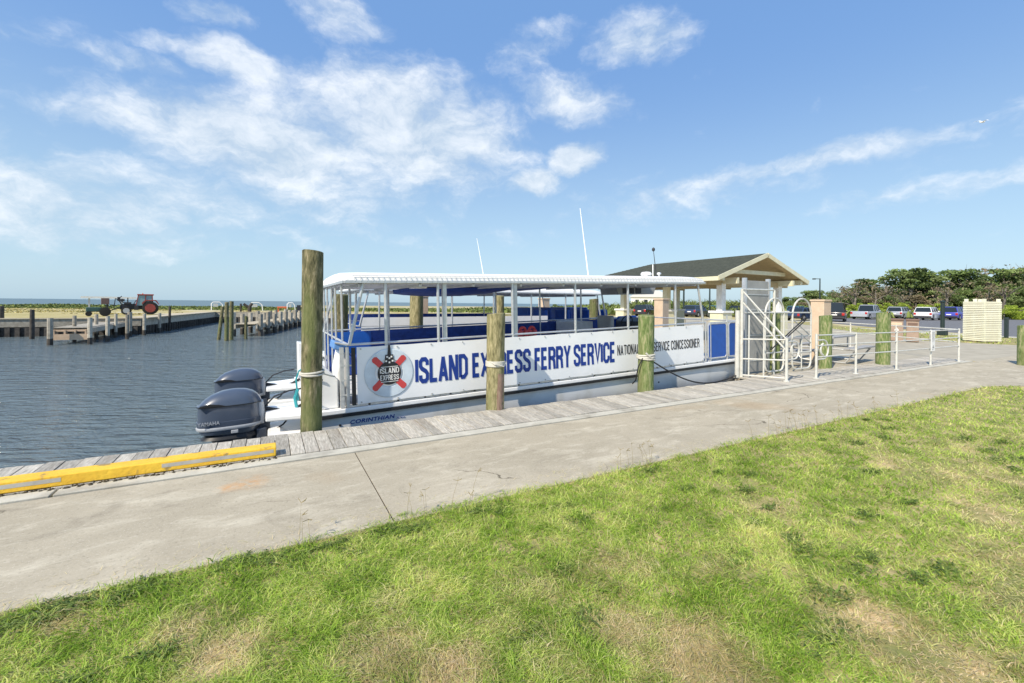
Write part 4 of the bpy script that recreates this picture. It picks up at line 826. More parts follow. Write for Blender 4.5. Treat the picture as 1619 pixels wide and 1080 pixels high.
# ------------------------------------------------------------------ cars
def car(kind, paint, name, label, px, yb, head, L=4.6, Wd=1.84, Ht=1.65, sc_=1, z=-.02):
    p = P(px, yb, z); t = thing(name, label, 'car' if kind != 'pickup' else 'pickup truck', p, R(head), 'cars parked beyond the plaza')
    h = L/2; r = .36; zc = .33
    def arch(cx): return [(cx+.43*math.cos(R(a)), zc+.43*math.sin(R(a))) for a in range(180, -1, -22)]
    hood = .98 if kind != 'car' else .88; belt = 1.08 if kind != 'car' else .93
    fx, rx = h-.85, -h+.85
    low = [(-h, .32)]+arch(rx)+[(rx+.5, .24), (fx-.5, .24)]+arch(fx)+[(h-.02, .32), (h, .62), (h-.06, hood-.14), (h-.25, hood-.03), (h-1.35, hood+.03), (h-1.45, belt), (-h+.05, belt), (-h-.0, belt-.15)]
    bo = MB().prism(low, -Wd/2, Wd/2, 'y').build('body', paint, t, bevel=.05, smooth=True)
    if kind == 'pickup': cab = (-.55, 1.35); 
    elif kind == 'suv': cab = (-h+.08, h-1.35)
    elif kind == 'van': cab = (-h+.05, h-.9)
    else: cab = (-h+.6, h-1.3)
    c0, c1 = cab; i0 = .18 if kind in ('suv', 'van', 'pickup') else .5; i1 = .55
    def cabsec(z, k): return [(c0+i0*k, -Wd/2+.06+.16*k, z), (c1-i1*k, -Wd/2+.06+.16*k, z), (c1-i1*k, Wd/2-.06-.16*k, z), (c0+i0*k, Wd/2-.06-.16*k, z)]
    MB().loft([cabsec(belt-.01, 0), cabsec(Ht-.06, 1)]).build('window', glassm, bo)
    rf = MB().loft([cabsec(Ht-.07, .97), cabsec(Ht-.02, 1.02), [(x*.97, y*.9, Ht+.01) for x, y, z in cabsec(0, 1)]]);
    for s in (-1, 1):
        for f in (0, .36, .66, 1):
            xb = c0+(c1-c0)*f; xt = c0+i0+(c1-i1-c0-i0)*f; rf.bar((xb, s*(Wd/2-.055), belt), (xt, s*(Wd/2-.215), Ht-.05), .09 if f in (0, 1) else .06, .03)
    rf.build('roof', paint, t)
    if kind == 'pickup':
        bd = MB(); bd.box(-h+.12, -.62, -Wd/2+.12, Wd/2-.12, belt-.005, belt+.004); bd.build('bed_liner', darkm, bo)
    for x in (rx, fx):
        for s in (-1, 1):
            w = MB().lathe([(r-.06, -.11), (r, -.08), (r, .08), (r-.06, .11)], 20, (0, 0, 0), 'y').build('wheel', tyrem, t, smooth=True, loc=(x, s*(Wd/2-.1), .36))
            MB().lathe([(.05, s*.115), (.2, s*.112), (.22, s*.10), (.22, s*.02)], 14, (0, 0, 0), 'y').build('rim', rimm, w)
    for s in (-1, 1):
        MB().box(-h-.012, -h+.1, s*(Wd/2-.14)-.12, s*(Wd/2-.14)+.12, belt-.38, belt-.1).build('tail_lamp', lamp_r, t, bevel=.01)
        MB().box(h-.1, h+.005, s*(Wd/2-.2)-.16, s*(Wd/2-.2)+.16, .62, .76).build('headlight', engs, t, bevel=.01)
        MB().box(c1-.55, c1-.4, s*(Wd/2+.05)-.09, s*(Wd/2+.05)+.09, belt+.02, belt+.16).build('mirror', paint, t, bevel=.01)
    MB().box(-h-.08, -h+.05, -Wd/2+.04, Wd/2-.04, .36, .56).build('bumper', engs if kind == 'pickup' else darkm, t, bevel=.02)
    MB().box(h-.06, h+.05, -Wd/2+.05, Wd/2-.05, .34, .5).build('bumper', darkm, t, bevel=.02)
    if kind in ('suv', 'van'): MB().box(-h-.02, -h-.003, -.25, .25, .7, .82).build('number_plate', whitepaint, t)
    return t
pw = flat('white_car_paint', (.76, .77, .78), .25, coat=.6, var=.03); psil = flat('silver_car_paint', (.50, .52, .56), .28, coat=.6, metal=.3, var=.03)
pdk = flat('dark_blue_car_paint', (.03, .05, .11), .25, coat=.6); pblk = flat('black_car_paint', (.015, .015, .018), .25, coat=.6); pbl = flat('blue_car_paint', (.06, .07, .42), .3, coat=.5); ptl = flat('teal_car_paint', (.05, .17, .22), .3, coat=.5)
car('pickup', psil, 'parked_pickup', 'silver pickup truck parked in front of the trees, leftmost of the light cars', 1372, 504.6, 1, L=5.3, Wd=1.95, Ht=1.95)
car('suv', psil, 'parked_car', 'silver grey estate car parked between pickup and white car', 1423, 504, 3, Ht=1.72)
car('suv', pw, 'parked_car', 'white estate car parked just left of the dark green post', 1467, 506, 5, Ht=1.72)
car('suv', pbl, 'parked_car', 'bright blue car parked left of the cream enclosure', 1509, 506, 2, Ht=1.8)
car('van', pblk, 'parked_van', 'black van half hidden behind the tall tan pedestal', 1321, 508, 22, L=4.9, Ht=2.1)
car('car', pdk, 'parked_car', 'dark blue saloon parked beyond the arched gate leaf', 1270, 507, -2, Ht=1.5)
car('suv', ptl, 'parked_car', 'teal car behind the dark blue saloon beyond the gate', 1262, 501, 8, Ht=1.7)
car('van', pw, 'parked_van', 'white box van standing farthest beyond the gate', 1262, 497, 5, L=5.5, Wd=2.1, Ht=2.7)
car('car', pblk, 'parked_car', 'black saloon parked beyond the pavilion column', 1168, 500, 10)
car('suv', pdk, 'parked_car', 'dark car seen between ferry bow rail and pavilion', 1102, 501, 12)
car('car', ptl, 'parked_car', 'small greenish car seen just right of the first pavilion column pair', 1130, 499, 12)
car('suv', pblk, 'parked_car', 'black car seen over the ferry helm near the tan pedestal', 1022, 500, 20)
# beach house far behind
p = PD(1027, 483, 150); p.z = 0
hs = thing('beach_house', 'pale raised beach house far behind the ferry helm', 'house', p, facing(p))
MB().box(-6, 6, -4, 4, 0, 4.2).build('wall', whitepaint, hs); MB().prism([(-6.6, 4.2), (6.6, 4.2), (3, 6.4), (-3, 6.4)], -4.5, 4.5, 'y').build('roof', greycloth, hs)
for x in (-4, -1.2, 1.6, 4.4): MB().box(x-.6, x+.6, -4.03, -4.002, 2, 3.4).build('window', glassm, hs)

# ------------------------------------------------------------------ far piers, tractors and shore things (left)
def pxpile(px, yb, yt, wpx, m=oldwood):
    p = P(px, yb, ZW); d = pdir(px, yt); t = p.y/d.y; z = H+d.z*t; return p.x, p.y, max(.3, z), wpx*(p.x*FV.x+p.y*FV.y)/F/2
pa = thing('timber_pier', 'timber pier with a new pale wood landing stage, leftmost of the two piers', 'pier', (-9.3, 35, 0))
def padd(root, b, name, m): b.v = [(x-root.location.x, y-root.location.y, z) for (x, y, z) in b.v]; return b.build(name, m, root)
b = MB()
for k in range(60): b.box(-9.95, -8.6, 32.1+k*.12, 32.1+k*.12+.112, .04, .08)
padd(pa, b, 'deck', oldwood)
b = MB(); b.box(-10.1, -9.96, 32.0, 39.3, -.22, .04); b.box(-8.6, -8.46, 32.0, 39.3, -.22, .04); padd(pa, b, 'stringer', oldwood)
e0, e1 = P(80, 530, -.45), P(141, 530, -.45); e0 = P(79, 545, ZW); e1 = P(141, 543.5, ZW)
b = MB(); b.bar((e0.x, e0.y, -.42), (e1.x, e1.y, -.42), .06, .30); b.bar((e0.x, e0.y+.1, -.08), (e1.x, e1.y+.1, -.08), .06, .10); b.bar((e0.x+.3, e0.y+.9, -.42), (e1.x-.1, e1.y+.6, -.42), .06, .28)
for t in (.08, .36, .62, .9): c = e0.lerp(e1, t); b.bar((c.x, c.y+.05, -.4), (c.x, c.y+.05, -.05), .07)
padd(pa, b, 'landing_stage', newwood)
for (px, yb, yt, w) in ((79, 546, 503, 7.5), (117.5, 541, 499, 5), (142, 544.5, 502, 6), (170, 540.5, 500, 5.5), (201, 536, 497.5, 5), (205, 532, 493.5, 6), (228, 530, 496, 4.5), (252, 526, 495, 4.5), (183, 534, 496, 4), (152, 536, 497, 5)):
    x, y, z, r = pxpile(px, yb, yt, w)
    padd(pa, MB().tube([(x, y, -1.4), (x, y, -.45)], r, 9), 'wet_piling_foot', darkwood)
    padd(pa, MB().tube([(x, y, -.45), (x, y, z)], r*.98, 9), 'piling', oldwood)
pb = thing('timber_pier', 'long timber pier with many posts running to the far shore', 'pier', (-1, 44, 0))
A_, B_ = Vector((-.75, 34.4, 0)), Vector((3.5, 51.3, 0)); dd = (B_-A_).normalized(); nn_ = Vector((-dd.y, dd.x, 0)); Lp = (B_-A_).length
b = MB(); ang = math.atan2(dd.y, dd.x)
k = 0
while k*.12 < Lp: c = A_+dd*(k*.12); b.bar(c+Vector((0, 0, .04)), c+nn_*1.2+Vector((0, 0, .04)), .11, .04); k += 1
padd(pb, b, 'deck', sand)
b = MB()
for o_ in (-.05, 1.25): b.bar(A_+nn_*o_+Vector((0, 0, -.13)), B_+nn_*o_+Vector((0, 0, -.13)), .08, .28)
padd(pb, b, 'stringer', oldwood)
for k in range(11):
    for o_ in (-.22, 1.42):
        c = A_+dd*(.3+k*1.8)+nn_*o_
        padd(pb, MB().tube([(c.x, c.y, -1.4), (c.x, c.y, -.35)], .15, 8), 'wet_piling_foot', darkwood); padd(pb, MB().tube([(c.x, c.y, -.35), (c.x, c.y, .72+.10*math.sin(k*2.3+o_))], .14, 8), 'piling', oldwood)
for i, (px, yb, yt, w, lb) in enumerate(((350, 537, 485, 5, 'outer leaning pile of the three at the pier head'), (358, 539, 478, 6, 'middle pile of the three clustered at the pier head'), (365.5, 537.5, 476.5, 6, 'tallest dark pile of the three clustered at the pier head'),
                                (388.5, 536.5, 500, 4.5, 'low pile standing in the water beside the long pier'), (50.5, 536, 489.5, 6, 'lone tall pile in front of the far seawall at left'), (268, 501+22, 485, 3.5, 'single dark post on the far shore right of the tractor'), (1.5, 532, 484, 7, 'dark pile at the very left edge of the view'))):
    x, y, z, r = pxpile(px, yb, yt, w)
    ln = (.25, .0) if i == 0 else (0, 0)
    tag(pile_mesh(r*1.05, r*.95, -1.5, z, n=12, seed=50+i, lean=(ln[0], 0)).build('piling', pilem if i < 4 else darkwood, smooth=True, loc=(x-(.2 if i == 0 else 0), y, 0)), lb, 'piling', 'distant free standing piles')
def place(px, Y, z): p = PD(px, 480, Y); p.z = z; return p
# red tractor
p = place(219, 41, .22); tr = thing('red_tractor', 'red cabbed tractor parked on the far shore facing left', 'tractor', p, facing(p)); tr.scale = (.84,)*3
MB().prism([(-1.5, .55), (.35, .55), (.45, 1.0), (.3, 1.2), (-1.4, 1.15), (-1.55, .95)], -.28, .28, 'y').build('bonnet', darkm, tr, bevel=.04)
MB().loft([[(-.2, -.55, 1.0), (1.2, -.55, 1.0), (1.2, .55, 1.0), (-.2, .55, 1.0)], [(.0, -.5, 2.12), (1.15, -.5, 2.12), (1.15, .5, 2.12), (.0, .5, 2.12)]]).build('cab_glass', flat('cab_glass', (.20, .34, .36), .1), tr)
b = MB(); 
for x, x2 in ((-.22, -.02), (.55, .6), (1.22, 1.17)):
    for y in (-.56, .56): b.bar((x, y, 1.0), (x2, y*.9, 2.12), .08)
b.build('cab_frame', redtr, tr); o = MB().box(-.12, 1.3, -.6, .6, 2.12, 2.26).build('cab_roof', redtr, tr, bevel=.03); MB().lathe([(.05, 2.26), (.05, 2.33), (.02, 2.38)], 10, (.35, 0, 0)).build('beacon', orangem, o)
for s in (-1, 1):
    o = MB().lathe([(.5, -.2), (.72, -.17), (.72, .17), (.5, .2)], 26, (1.0, s*.75, .72), 'y').build('rear_wheel', tyrem, tr, smooth=True); MB().lathe([(.1, -.215), (.46, -.215), (.5, -.1), (.5, .1), (.46, .215), (.1, .215)], 20, (1.0, s*.75, .72), 'y').build('rim', redtr, o)
    o = MB().lathe([(.28, -.13), (.44, -.11), (.44, .11), (.28, .13)], 20, (-1.0, s*.62, .44), 'y').build('front_wheel', tyrem, tr, smooth=True); MB().lathe([(.05, -.14), (.28, -.14), (.28, .14), (.05, .14)], 14, (-1.0, s*.62, .44), 'y').build('rim', engs, o)
    MB().prism([(.3, 1.35), (.3, 1.1), (.62, 1.52), (1.45, 1.52), (1.75, 1.1), (1.75, 1.2), (1.5, 1.62), (.6, 1.62)], s*.75-.2, s*.75+.2, 'y').build('mudguard', redtr, tr)
b = MB(); b.bar((-1.5, -.4, .8), (-2.5, -.4, .35), .1); b.bar((-1.5, .4, .8), (-2.5, .4, .35), .1); b.box(-2.75, -2.4, -.8, .8, .08, .5); b.bar((-1.2, -.35, 1.3), (-1.9, -.35, 1.75), .08); b.bar((-1.9, -.35, 1.75), (-2.0, -.35, .8), .07); b.tube([(-.9, .1, 1.15), (-.9, .1, 1.85)], .05, 8); b.build('loader_arms', darkm, tr)
b = MB(); b.tube([(-.4, -.3, 1.15), (-.2, -.5, 1.6), (.1, -.5, 1.3)], .04, 6); b.box(-1.2, -.6, -.4, .4, 1.15, 1.35); b.box(-.35, .0, -.7, -.45, .5, 1.0); b.tube([(-1.4, 0, 1.1), (-1.7, 0, 1.7), (-1.4, .2, 2.0)], .05, 6); b.box(-1.75, -1.5, -.15, .15, 1.5, 1.9); b.build('engine_gear', darkm, tr)
# green compact tractor
p = place(153, 36, .22); t2 = thing('green_tractor', 'small green tractor parked behind the landing stage', 'tractor', p, facing(p)); t2.scale = (.72,)*3
MB().box(-.9, .4, -.3, .3, .5, 1.0).build('bonnet', greenm, t2, bevel=.06); MB().box(.4, .9, -.35, .35, .75, .85).build('seat', darkm, t2, bevel=.03); MB().box(.85, .95, -.35, .35, .8, 1.2).build('seat_back', darkm, t2, bevel=.03)
for s in (-1, 1):
    MB().lathe([(.3, -.17), (.5, -.15), (.5, .15), (.3, .17)], 20, (.7, s*.6, .5), 'y').build('rear_wheel', tyrem, t2, smooth=True); MB().lathe([(.15, -.1), (.28, -.1), (.28, .1), (.15, .1)], 16, (-.65, s*.5, .28), 'y').build('front_wheel', tyrem, t2, smooth=True)
    MB().tube([(.85, s*.38, .6), (.85, s*.38, 2.0)], .04, 8).build('roll_bar', darkm, t2)
MB().box(.35, 1.05, -.45, .45, 1.35, 2.05).build('canopy_box', flat('brown_box', (.14, .09, .085), .7), t2, bevel=.03)
# boat hoist
p = place(176, 44, .22); bh = thing('boat_hoist', 'long white hoist beam behind the red tractor bonnet', 'hoist', p, facing(p))
MB().bar((-2.2, 0, 1.56), (1.9, 0, 1.54), .3, .2).build('beam', whitepaint, bh); MB().bar((-1.6, 0, 0), (-1.6, 0, 1.5), .14).build('post', galv, bh); MB().bar((.8, 0, 0), (.8, 0, 1.45), .14).build('post', galv, bh); MB().box(.5, 1.0, -.2, .2, 1.2, 1.42).build('winch', darkm, bh)
for k, (px, Y, w, lb) in enumerate(((343, 62, 1.6, 'white arched frame on the far shore left of the pile cluster'), (405, 62, 1.8, 'white arched frame on the far shore right of the forked post'), (460, 64, 1.2, 'smaller white frame on the far shore beside the tall ferry piling'))):
    p = place(px, Y, .22); t = thing('arched_frame', lb, 'frame', p, facing(p), 'white frames on the far shore')
    w *= .8
    MB().tube([(-w/2, 0, 0), (-w/2, 0, .95), (-w/2+.2, 0, 1.15), (w/4, 0, 1.15), (w/2, 0, .8), (w/2+.1, 0, 0)], .06, 6).build('hoop', whitepaint, t); MB().box(-w/2+.2, w/4-.2, -.2, .2, .5, .95).build('box', galv, t); 
p = place(393, 50, .22); b = MB(); b.tube([(.1, 0, 0), (.1, 0, .75)], .2, 8); b.tube([(.1, 0, .7), (.35, 0, 1.1)], .16, 8); b.tube([(.1, 0, .6), (-.5, 0, 1.02)], .14, 8); b.tube([(-.75, 0, .0), (-.75, 0, 1.05)], .1, 8); o = b.build('forked_post', darkwood, loc=p, rot=(0, 0, facing(p))); tag(o, 'dark forked timber post on the sand of the far shore', 'post')
p = place(446, 52, .22); t = thing('orange_rack', 'low orange rack standing at the landward end of the long pier', 'rack', p, facing(p))
MB().box(-.5, .5, -.2, .2, .55, .75).build('top_bar', orangem, t, bevel=.03)
for x in (-.4, .4): MB().box(x-.07, x+.07, -.1, .1, 0, .55).build('leg', orangem, t)
p = place(472.5, 50, .22); tag(MB().box(-.2, .2, -.2, .2, 0, .95).build('marker_post', darkm, loc=p), 'black square marker post left of the tallest piling', 'post')
# gull
p = PD(1553, 193, 26); gu = MB(); 
gu.loft([[(x, r_*math.cos(a), r_*math.sin(a)) for a in [2*math.pi*j/8 for j in range(8)]] for x, r_ in ((-.2, .004), (-.14, .03), (0, .05), (.1, .04), (.15, .03), (.19, .008))])
for s in (-1, 1): gu.loft([[(-.06, s*.03, .02), (.07, s*.03, .02), (.07, s*.03, .03), (-.06, s*.03, .03)], [(-.03, s*.2, .09), (.07, s*.2, .09), (.07, s*.2, .095), (-.03, s*.2, .095)], [(-.09, s*.42, .05), (-.06, s*.42, .05), (-.06, s*.42, .053), (-.09, s*.42, .053)]])
tag(gu.build('gull', whitepaint, smooth=True, loc=p, rot=(R(15), R(-10), facing(p)+R(50))), 'white gull gliding high in the blue sky at right', 'bird')

# ------------------------------------------------------------------ vegetation
nr = np.random.default_rng(5)
def vnoise(x, y, s, seed):
    """smooth value noise used only to scatter plants"""
    g = np.random.default_rng(seed).random((64, 64)); x = x*s+31.7; y = y*s+17.3
    xi = np.floor(x).astype(int); yi = np.floor(y).astype(int); fx = x-xi; fy = y-yi; fx = fx*fx*(3-2*fx); fy = fy*fy*(3-2*fy)
    G = lambda a, b_: g[a % 64, b_ % 64]
    return (G(xi, yi)*(1-fx)+G(xi+1, yi)*fx)*(1-fy)+(G(xi, yi+1)*(1-fx)+G(xi+1, yi+1)*fx)*fy
def mesh_np(name, verts, nv, faces_n, faces, m, attrs):
    me = bpy.data.meshes.new(name); me.vertices.add(nv); me.vertices.foreach_set('co', verts.astype(np.float32).ravel())
    fn = np.asarray(faces_n); me.loops.add(int(fn.sum())); me.polygons.add(len(fn)); st = np.concatenate([[0], np.cumsum(fn)[:-1]])
    me.polygons.foreach_set('loop_start', st.astype(np.int32)); me.polygons.foreach_set('loop_total', fn.astype(np.int32)); me.loops.foreach_set('vertex_index', faces.astype(np.int32))
    me.update(calc_edges=True); me.materials.append(m)
    for k, v in attrs.items(): a = me.attributes.new(k, 'FLOAT', 'POINT'); a.data.foreach_set('value', v.astype(np.float32))
    o = bpy.data.objects.new(name, me); sc.collection.objects.link(o); return o
def blades(name, x, y, z, h, w, lean, az, rnd, dry, m):
    n = len(x); cx_, sx_ = np.cos(az), np.sin(az); fa = nr.random(n)*math.pi*2; wx, wy = np.cos(fa)*w/2, np.sin(fa)*w/2
    V = np.zeros((n, 5, 3)); V[:, 0] = np.stack([x-wx, y-wy, z], 1); V[:, 1] = np.stack([x+wx, y+wy, z], 1)
    mx_, my_ = x+cx_*lean*h*.35, y+sx_*lean*h*.35
    V[:, 2] = np.stack([mx_+wx*.8, my_+wy*.8, z+h*.6], 1); V[:, 3] = np.stack([mx_-wx*.8, my_-wy*.8, z+h*.6], 1)
    V[:, 4] = np.stack([x+cx_*lean*h, y+sx_*lean*h, z+h*(1-.25*np.minimum(lean, 1.6))], 1)
    i = np.arange(n)*5; F = np.stack([i, i+1, i+2, i+3, i+3, i+2, i+4], 1).ravel(); FN = np.tile([4, 3], n)
    return mesh_np(name, V.reshape(-1, 3), n*5, FN, F, m, {'rnd': np.repeat(rnd, 5), 'dry': np.repeat(dry, 5)})
# lawn: sample around the camera, thinning with distance
M_ = 900000
rad = 1.15*np.exp(nr.random(M_)*math.log(24/1.15)); ang_ = math.atan2(FV.y, FV.x)+(nr.random(M_)-.5)*R(150)
keep = nr.random(M_) < np.clip(1.0-.2*(rad > 9), 0, 1)
x = rad*np.cos(ang_); y = rad*np.sin(ang_)
edge = 3.22+.13*(vnoise(x, y*0, .9, 3)-.42)+.09*(vnoise(x, y*0, 4, 4)-.45)+.05*(vnoise(x, y*0, 15, 6)-.5)+.04*nr.random(M_)**3
inside = (y < edge) & (x < 12.6)
ex = np.array([p[0] for p in lawn_edge]); ey = np.array([p[1] for p in lawn_edge])
inside |= (x >= 12.6) & (y < np.interp(x, ex, ey)+.02) & (x < 22)
big = vnoise(x, y, .9, 11)*.5+vnoise(x, y, 2.2, 12)*.3+vnoise(x, y, 6, 13)*.2
dry = np.clip((big-.64)*5, 0, 1)*.5
for (px, py, r_, am) in ((1100, 1040, .38, 1), (985, 1000, .26, .85), (620, 1020, .28, .8), (350, 1030, .26, .8), (720, 1055, .22, .9), (1400, 1000, .45, .75), (1565, 812, .32, .8), (1215, 800, .26, .7), (300, 992, .2, .6), (95, 982, .18, .7), (1480, 1050, .4, .9), (1600, 950, .3, .6), (1010, 890, .14, .3), (830, 900, .14, .3)):
    c = P(px, py); wv = .45+.7*vnoise(x, y, 4, px)+.6*vnoise(x, y, 12, px+1); dry = np.maximum(dry, am*np.clip(1.25-np.hypot(x-c.x, y-c.y)/r_*wv*1.15, 0, 1))
bare = vnoise(x, y, 9, 21)
keep &= inside & ~((dry > .55) & (nr.random(M_) < .35)) & ~((bare < .22) & (nr.random(M_) < .6))
x, y, rad, dry, big = x[keep], y[keep], rad[keep], dry[keep], big[keep]; n = len(x)
hgt = (.015+.027*nr.random(n)**2.4)*(1.15-.5*dry)*(.6+.55*vnoise(x, y, 3.5, 31)+.45*vnoise(x, y, 11, 32)); near_edge = np.clip((y-3.0)/.2, 0, 1)*(x < 12.6); hgt *= 1+.15*near_edge
wdt = (.0024+.0024*nr.random(n)**2)*(1+.22*np.maximum(0, rad-1.5)); hgt *= 1+.03*np.maximum(0, rad-3)
azm = nr.random(n)*6.283*.8+R(200)+vnoise(x, y, 5, 41)*7; ln = .6+2.0*nr.random(n)+.7*dry
rn = np.clip(.45+1.0*(nr.random(n)-.5)*(.5+.5*nr.random(n))+.42*(vnoise(x, y, 1.5, 51)-.5)+.6*(vnoise(x, y, 6, 52)-.5)+.4*(vnoise(x, y, 16, 53)-.5), 0, 1)
dr = np.clip(dry*1.1*(.5+.8*nr.random(n))+(nr.random(n) < .11+.45*dry)*.65-.08, 0, 1)
tag(blades('grass', x, y, np.full(n, -.012), hgt, wdt, ln, azm, rn, dr, grassm), kind='stuff', label='mown green grass with straw coloured dry patches', cat='grass')
# broad-leaf clumps in the turf
clm = mat('clover_leaf', [(.3, (.09, .14, .02)), (.7, (.17, .24, .04))], 6, 4, .6, attr='rnd', attr_amt=.4, trans=.2)
n = 13000; c0 = nr.random((150, 2)); cl = nr.integers(0, 150, n); cxs = -3.2+c0[:, 0]*11; cys = .2+c0[:, 1]*2.9
cys[:60] = 3.05+.12*nr.random(60); cxs[:60] = -3.4+nr.random(60)**1.6*5
sp_ = .03+.07*nr.random(150); x = cxs[cl]+nr.normal(0, 1, n)*sp_[cl]; y = cys[cl]+nr.normal(0, .6, n)*sp_[cl]; ok = y < 3.26; x, y = x[ok], y[ok]; n = len(x)
tag(blades('clover', x, y, np.full(n, -.006), .012+.022*nr.random(n), .007+.008*nr.random(n), 1+1.5*nr.random(n), nr.random(n)*6.28, nr.random(n), np.zeros(n), clm), kind='stuff', label='low dark broad leaved weeds among the grass', cat='weeds')
n = 5200; x = -3.6+16*nr.random(n); y = 3.2+.30*nr.random(n)**3.2; x, y = x[x < 12.4], y[x < 12.4]; n = len(x)
tag(blades('clippings', x, y, np.full(n, .001), .006+.012*nr.random(n), .002+.002*nr.random(n), 2.5+3*nr.random(n), nr.random(n)*6.28, .4+.6*nr.random(n), .5+.5*nr.random(n), grassm), kind='stuff', label='dry grass clippings scattered on the path edge', cat='clippings')
# seed-head stalks leaning over the path edge
sk = MB(); 
for (px, py) in [(rng.uniform(970, 1070), 0) for _ in range(10)]+[(rng.uniform(1190, 1430), 0) for _ in range(34)]+[(rng.uniform(600, 760), 0) for _ in range(7)]+[(rng.uniform(420, 500), 0) for _ in range(3)]:
    d = pdir(px, 700); t = 3.2/d.y; xx = d.x*t+rng.uniform(-.05, .05); yy = 3.2+rng.uniform(-.08, .06); h_ = rng.uniform(.10, .26); lx, ly = rng.uniform(-.06, .08), rng.uniform(.0, .08)
    sk.tube([(xx, yy, -.03), (xx+lx*.3, yy+ly*.3, h_*.5), (xx+lx, yy+ly, h_)], [.0016, .0013, .001], 4)
    for j in range(rng.randint(2, 4)):
        a = rng.uniform(0, 6.28); sk.bar((xx+lx, yy+ly, h_), (xx+lx+.035*math.cos(a), yy+ly+.035*math.sin(a), h_+rng.uniform(.0, .035)), .003)
tag(sk.build('weed_stalks', flat('seed_head', (.30, .24, .13), .9)), kind='stuff', label='thin brown seed stalks standing along the edge of the path', cat='weeds')
# shore plants between the far land and the open water
n = 42000; X = nr.uniform(-115, 60, n); Yc = 62+2*vnoise(X, X*0, .08, 5)+(np.interp(X, [5, 40], [79, 92])-62.5)*nr.random(n)**.75
dens_ = vnoise(X, Yc, .22, 6); kk = dens_ > .30; X, Yc = X[kk], Yc[kk]; n = len(X)
xx = X*RV.x+Yc*FV.x; yy = X*RV.y+Yc*FV.y
hh = (.22+.34*vnoise(X, Yc, .12, 8)+1.4*np.clip((X+12)/40, 0, 1))*(.5+.8*nr.random(n))*(.5+.5*(Yc-60)/16)
tag(blades('shore_plants', xx, yy, np.full(n, .2), hh, .22+.25*nr.random(n), .3+.7*nr.random(n), nr.random(n)*6.28, nr.random(n), np.zeros(n), farveg), kind='stuff', label='band of low green plants before the open water', cat='shore plants')
n = 30000; X = nr.uniform(-90, 40, n); Yc = 41+22*nr.random(n); xx = X*RV.x+Yc*FV.x; yy = X*RV.y+Yc*FV.y
kk = ((xx < -8) & (yy > 40) | (xx > -4.5) & (yy > 60)) & (vnoise(xx, yy, .3, 9) > .42); xx, yy = xx[kk], yy[kk]; n = len(xx)
fgm = mat('shore_grass', [(.3, (.42, .37, .12)), (.7, (.52, .44, .20))], .3, 4, .8, attr='rnd', attr_amt=.4)
tag(blades('shore_grass', xx, yy, np.full(n, .21), .04+.07*nr.random(n), .10+.1*nr.random(n), .6+.6*nr.random(n), nr.random(n)*6.28, nr.random(n), np.zeros(n), fgm), kind='stuff', label='dry yellow grass covering the far shore', cat='grass')
n = 16000; xx = nr.uniform(28, 48, n); yy = nr.uniform(-14, 30, n); e1 = np.interp(yy, [-14, 5, 7.5, 9.2, 14, 24.5, 30], [30, 29.7, 28.4, 28.1, 33.1, 45, 46]); kk = (xx > e1) & (xx < e1+8) & (xx < np.interp(yy, [-14, -6, 8, 18, 30], [36.3, 36.3, 36.4, 40, 49])); xx, yy = xx[kk], yy[kk]; n = len(xx)
tag(blades('verge_grass', xx, yy, np.full(n, -.03), .05+.06*nr.random(n), .03+.03*nr.random(n), .8+.5*nr.random(n), nr.random(n)*6.28, nr.random(n), .3*nr.random(n), grassm), kind='stuff', label='strip of verge grass between plaza and road', cat='grass')
struct(MB().prism([(29.7, -14), (28.4, 7.5), (28.1, 9.2), (33.1, 14), (45, 24.5), (50, 24.3), (40, 17.5), (36.3, 12), (36.3, -14)], -.1, -.012, 'z'), 'verge', soil)

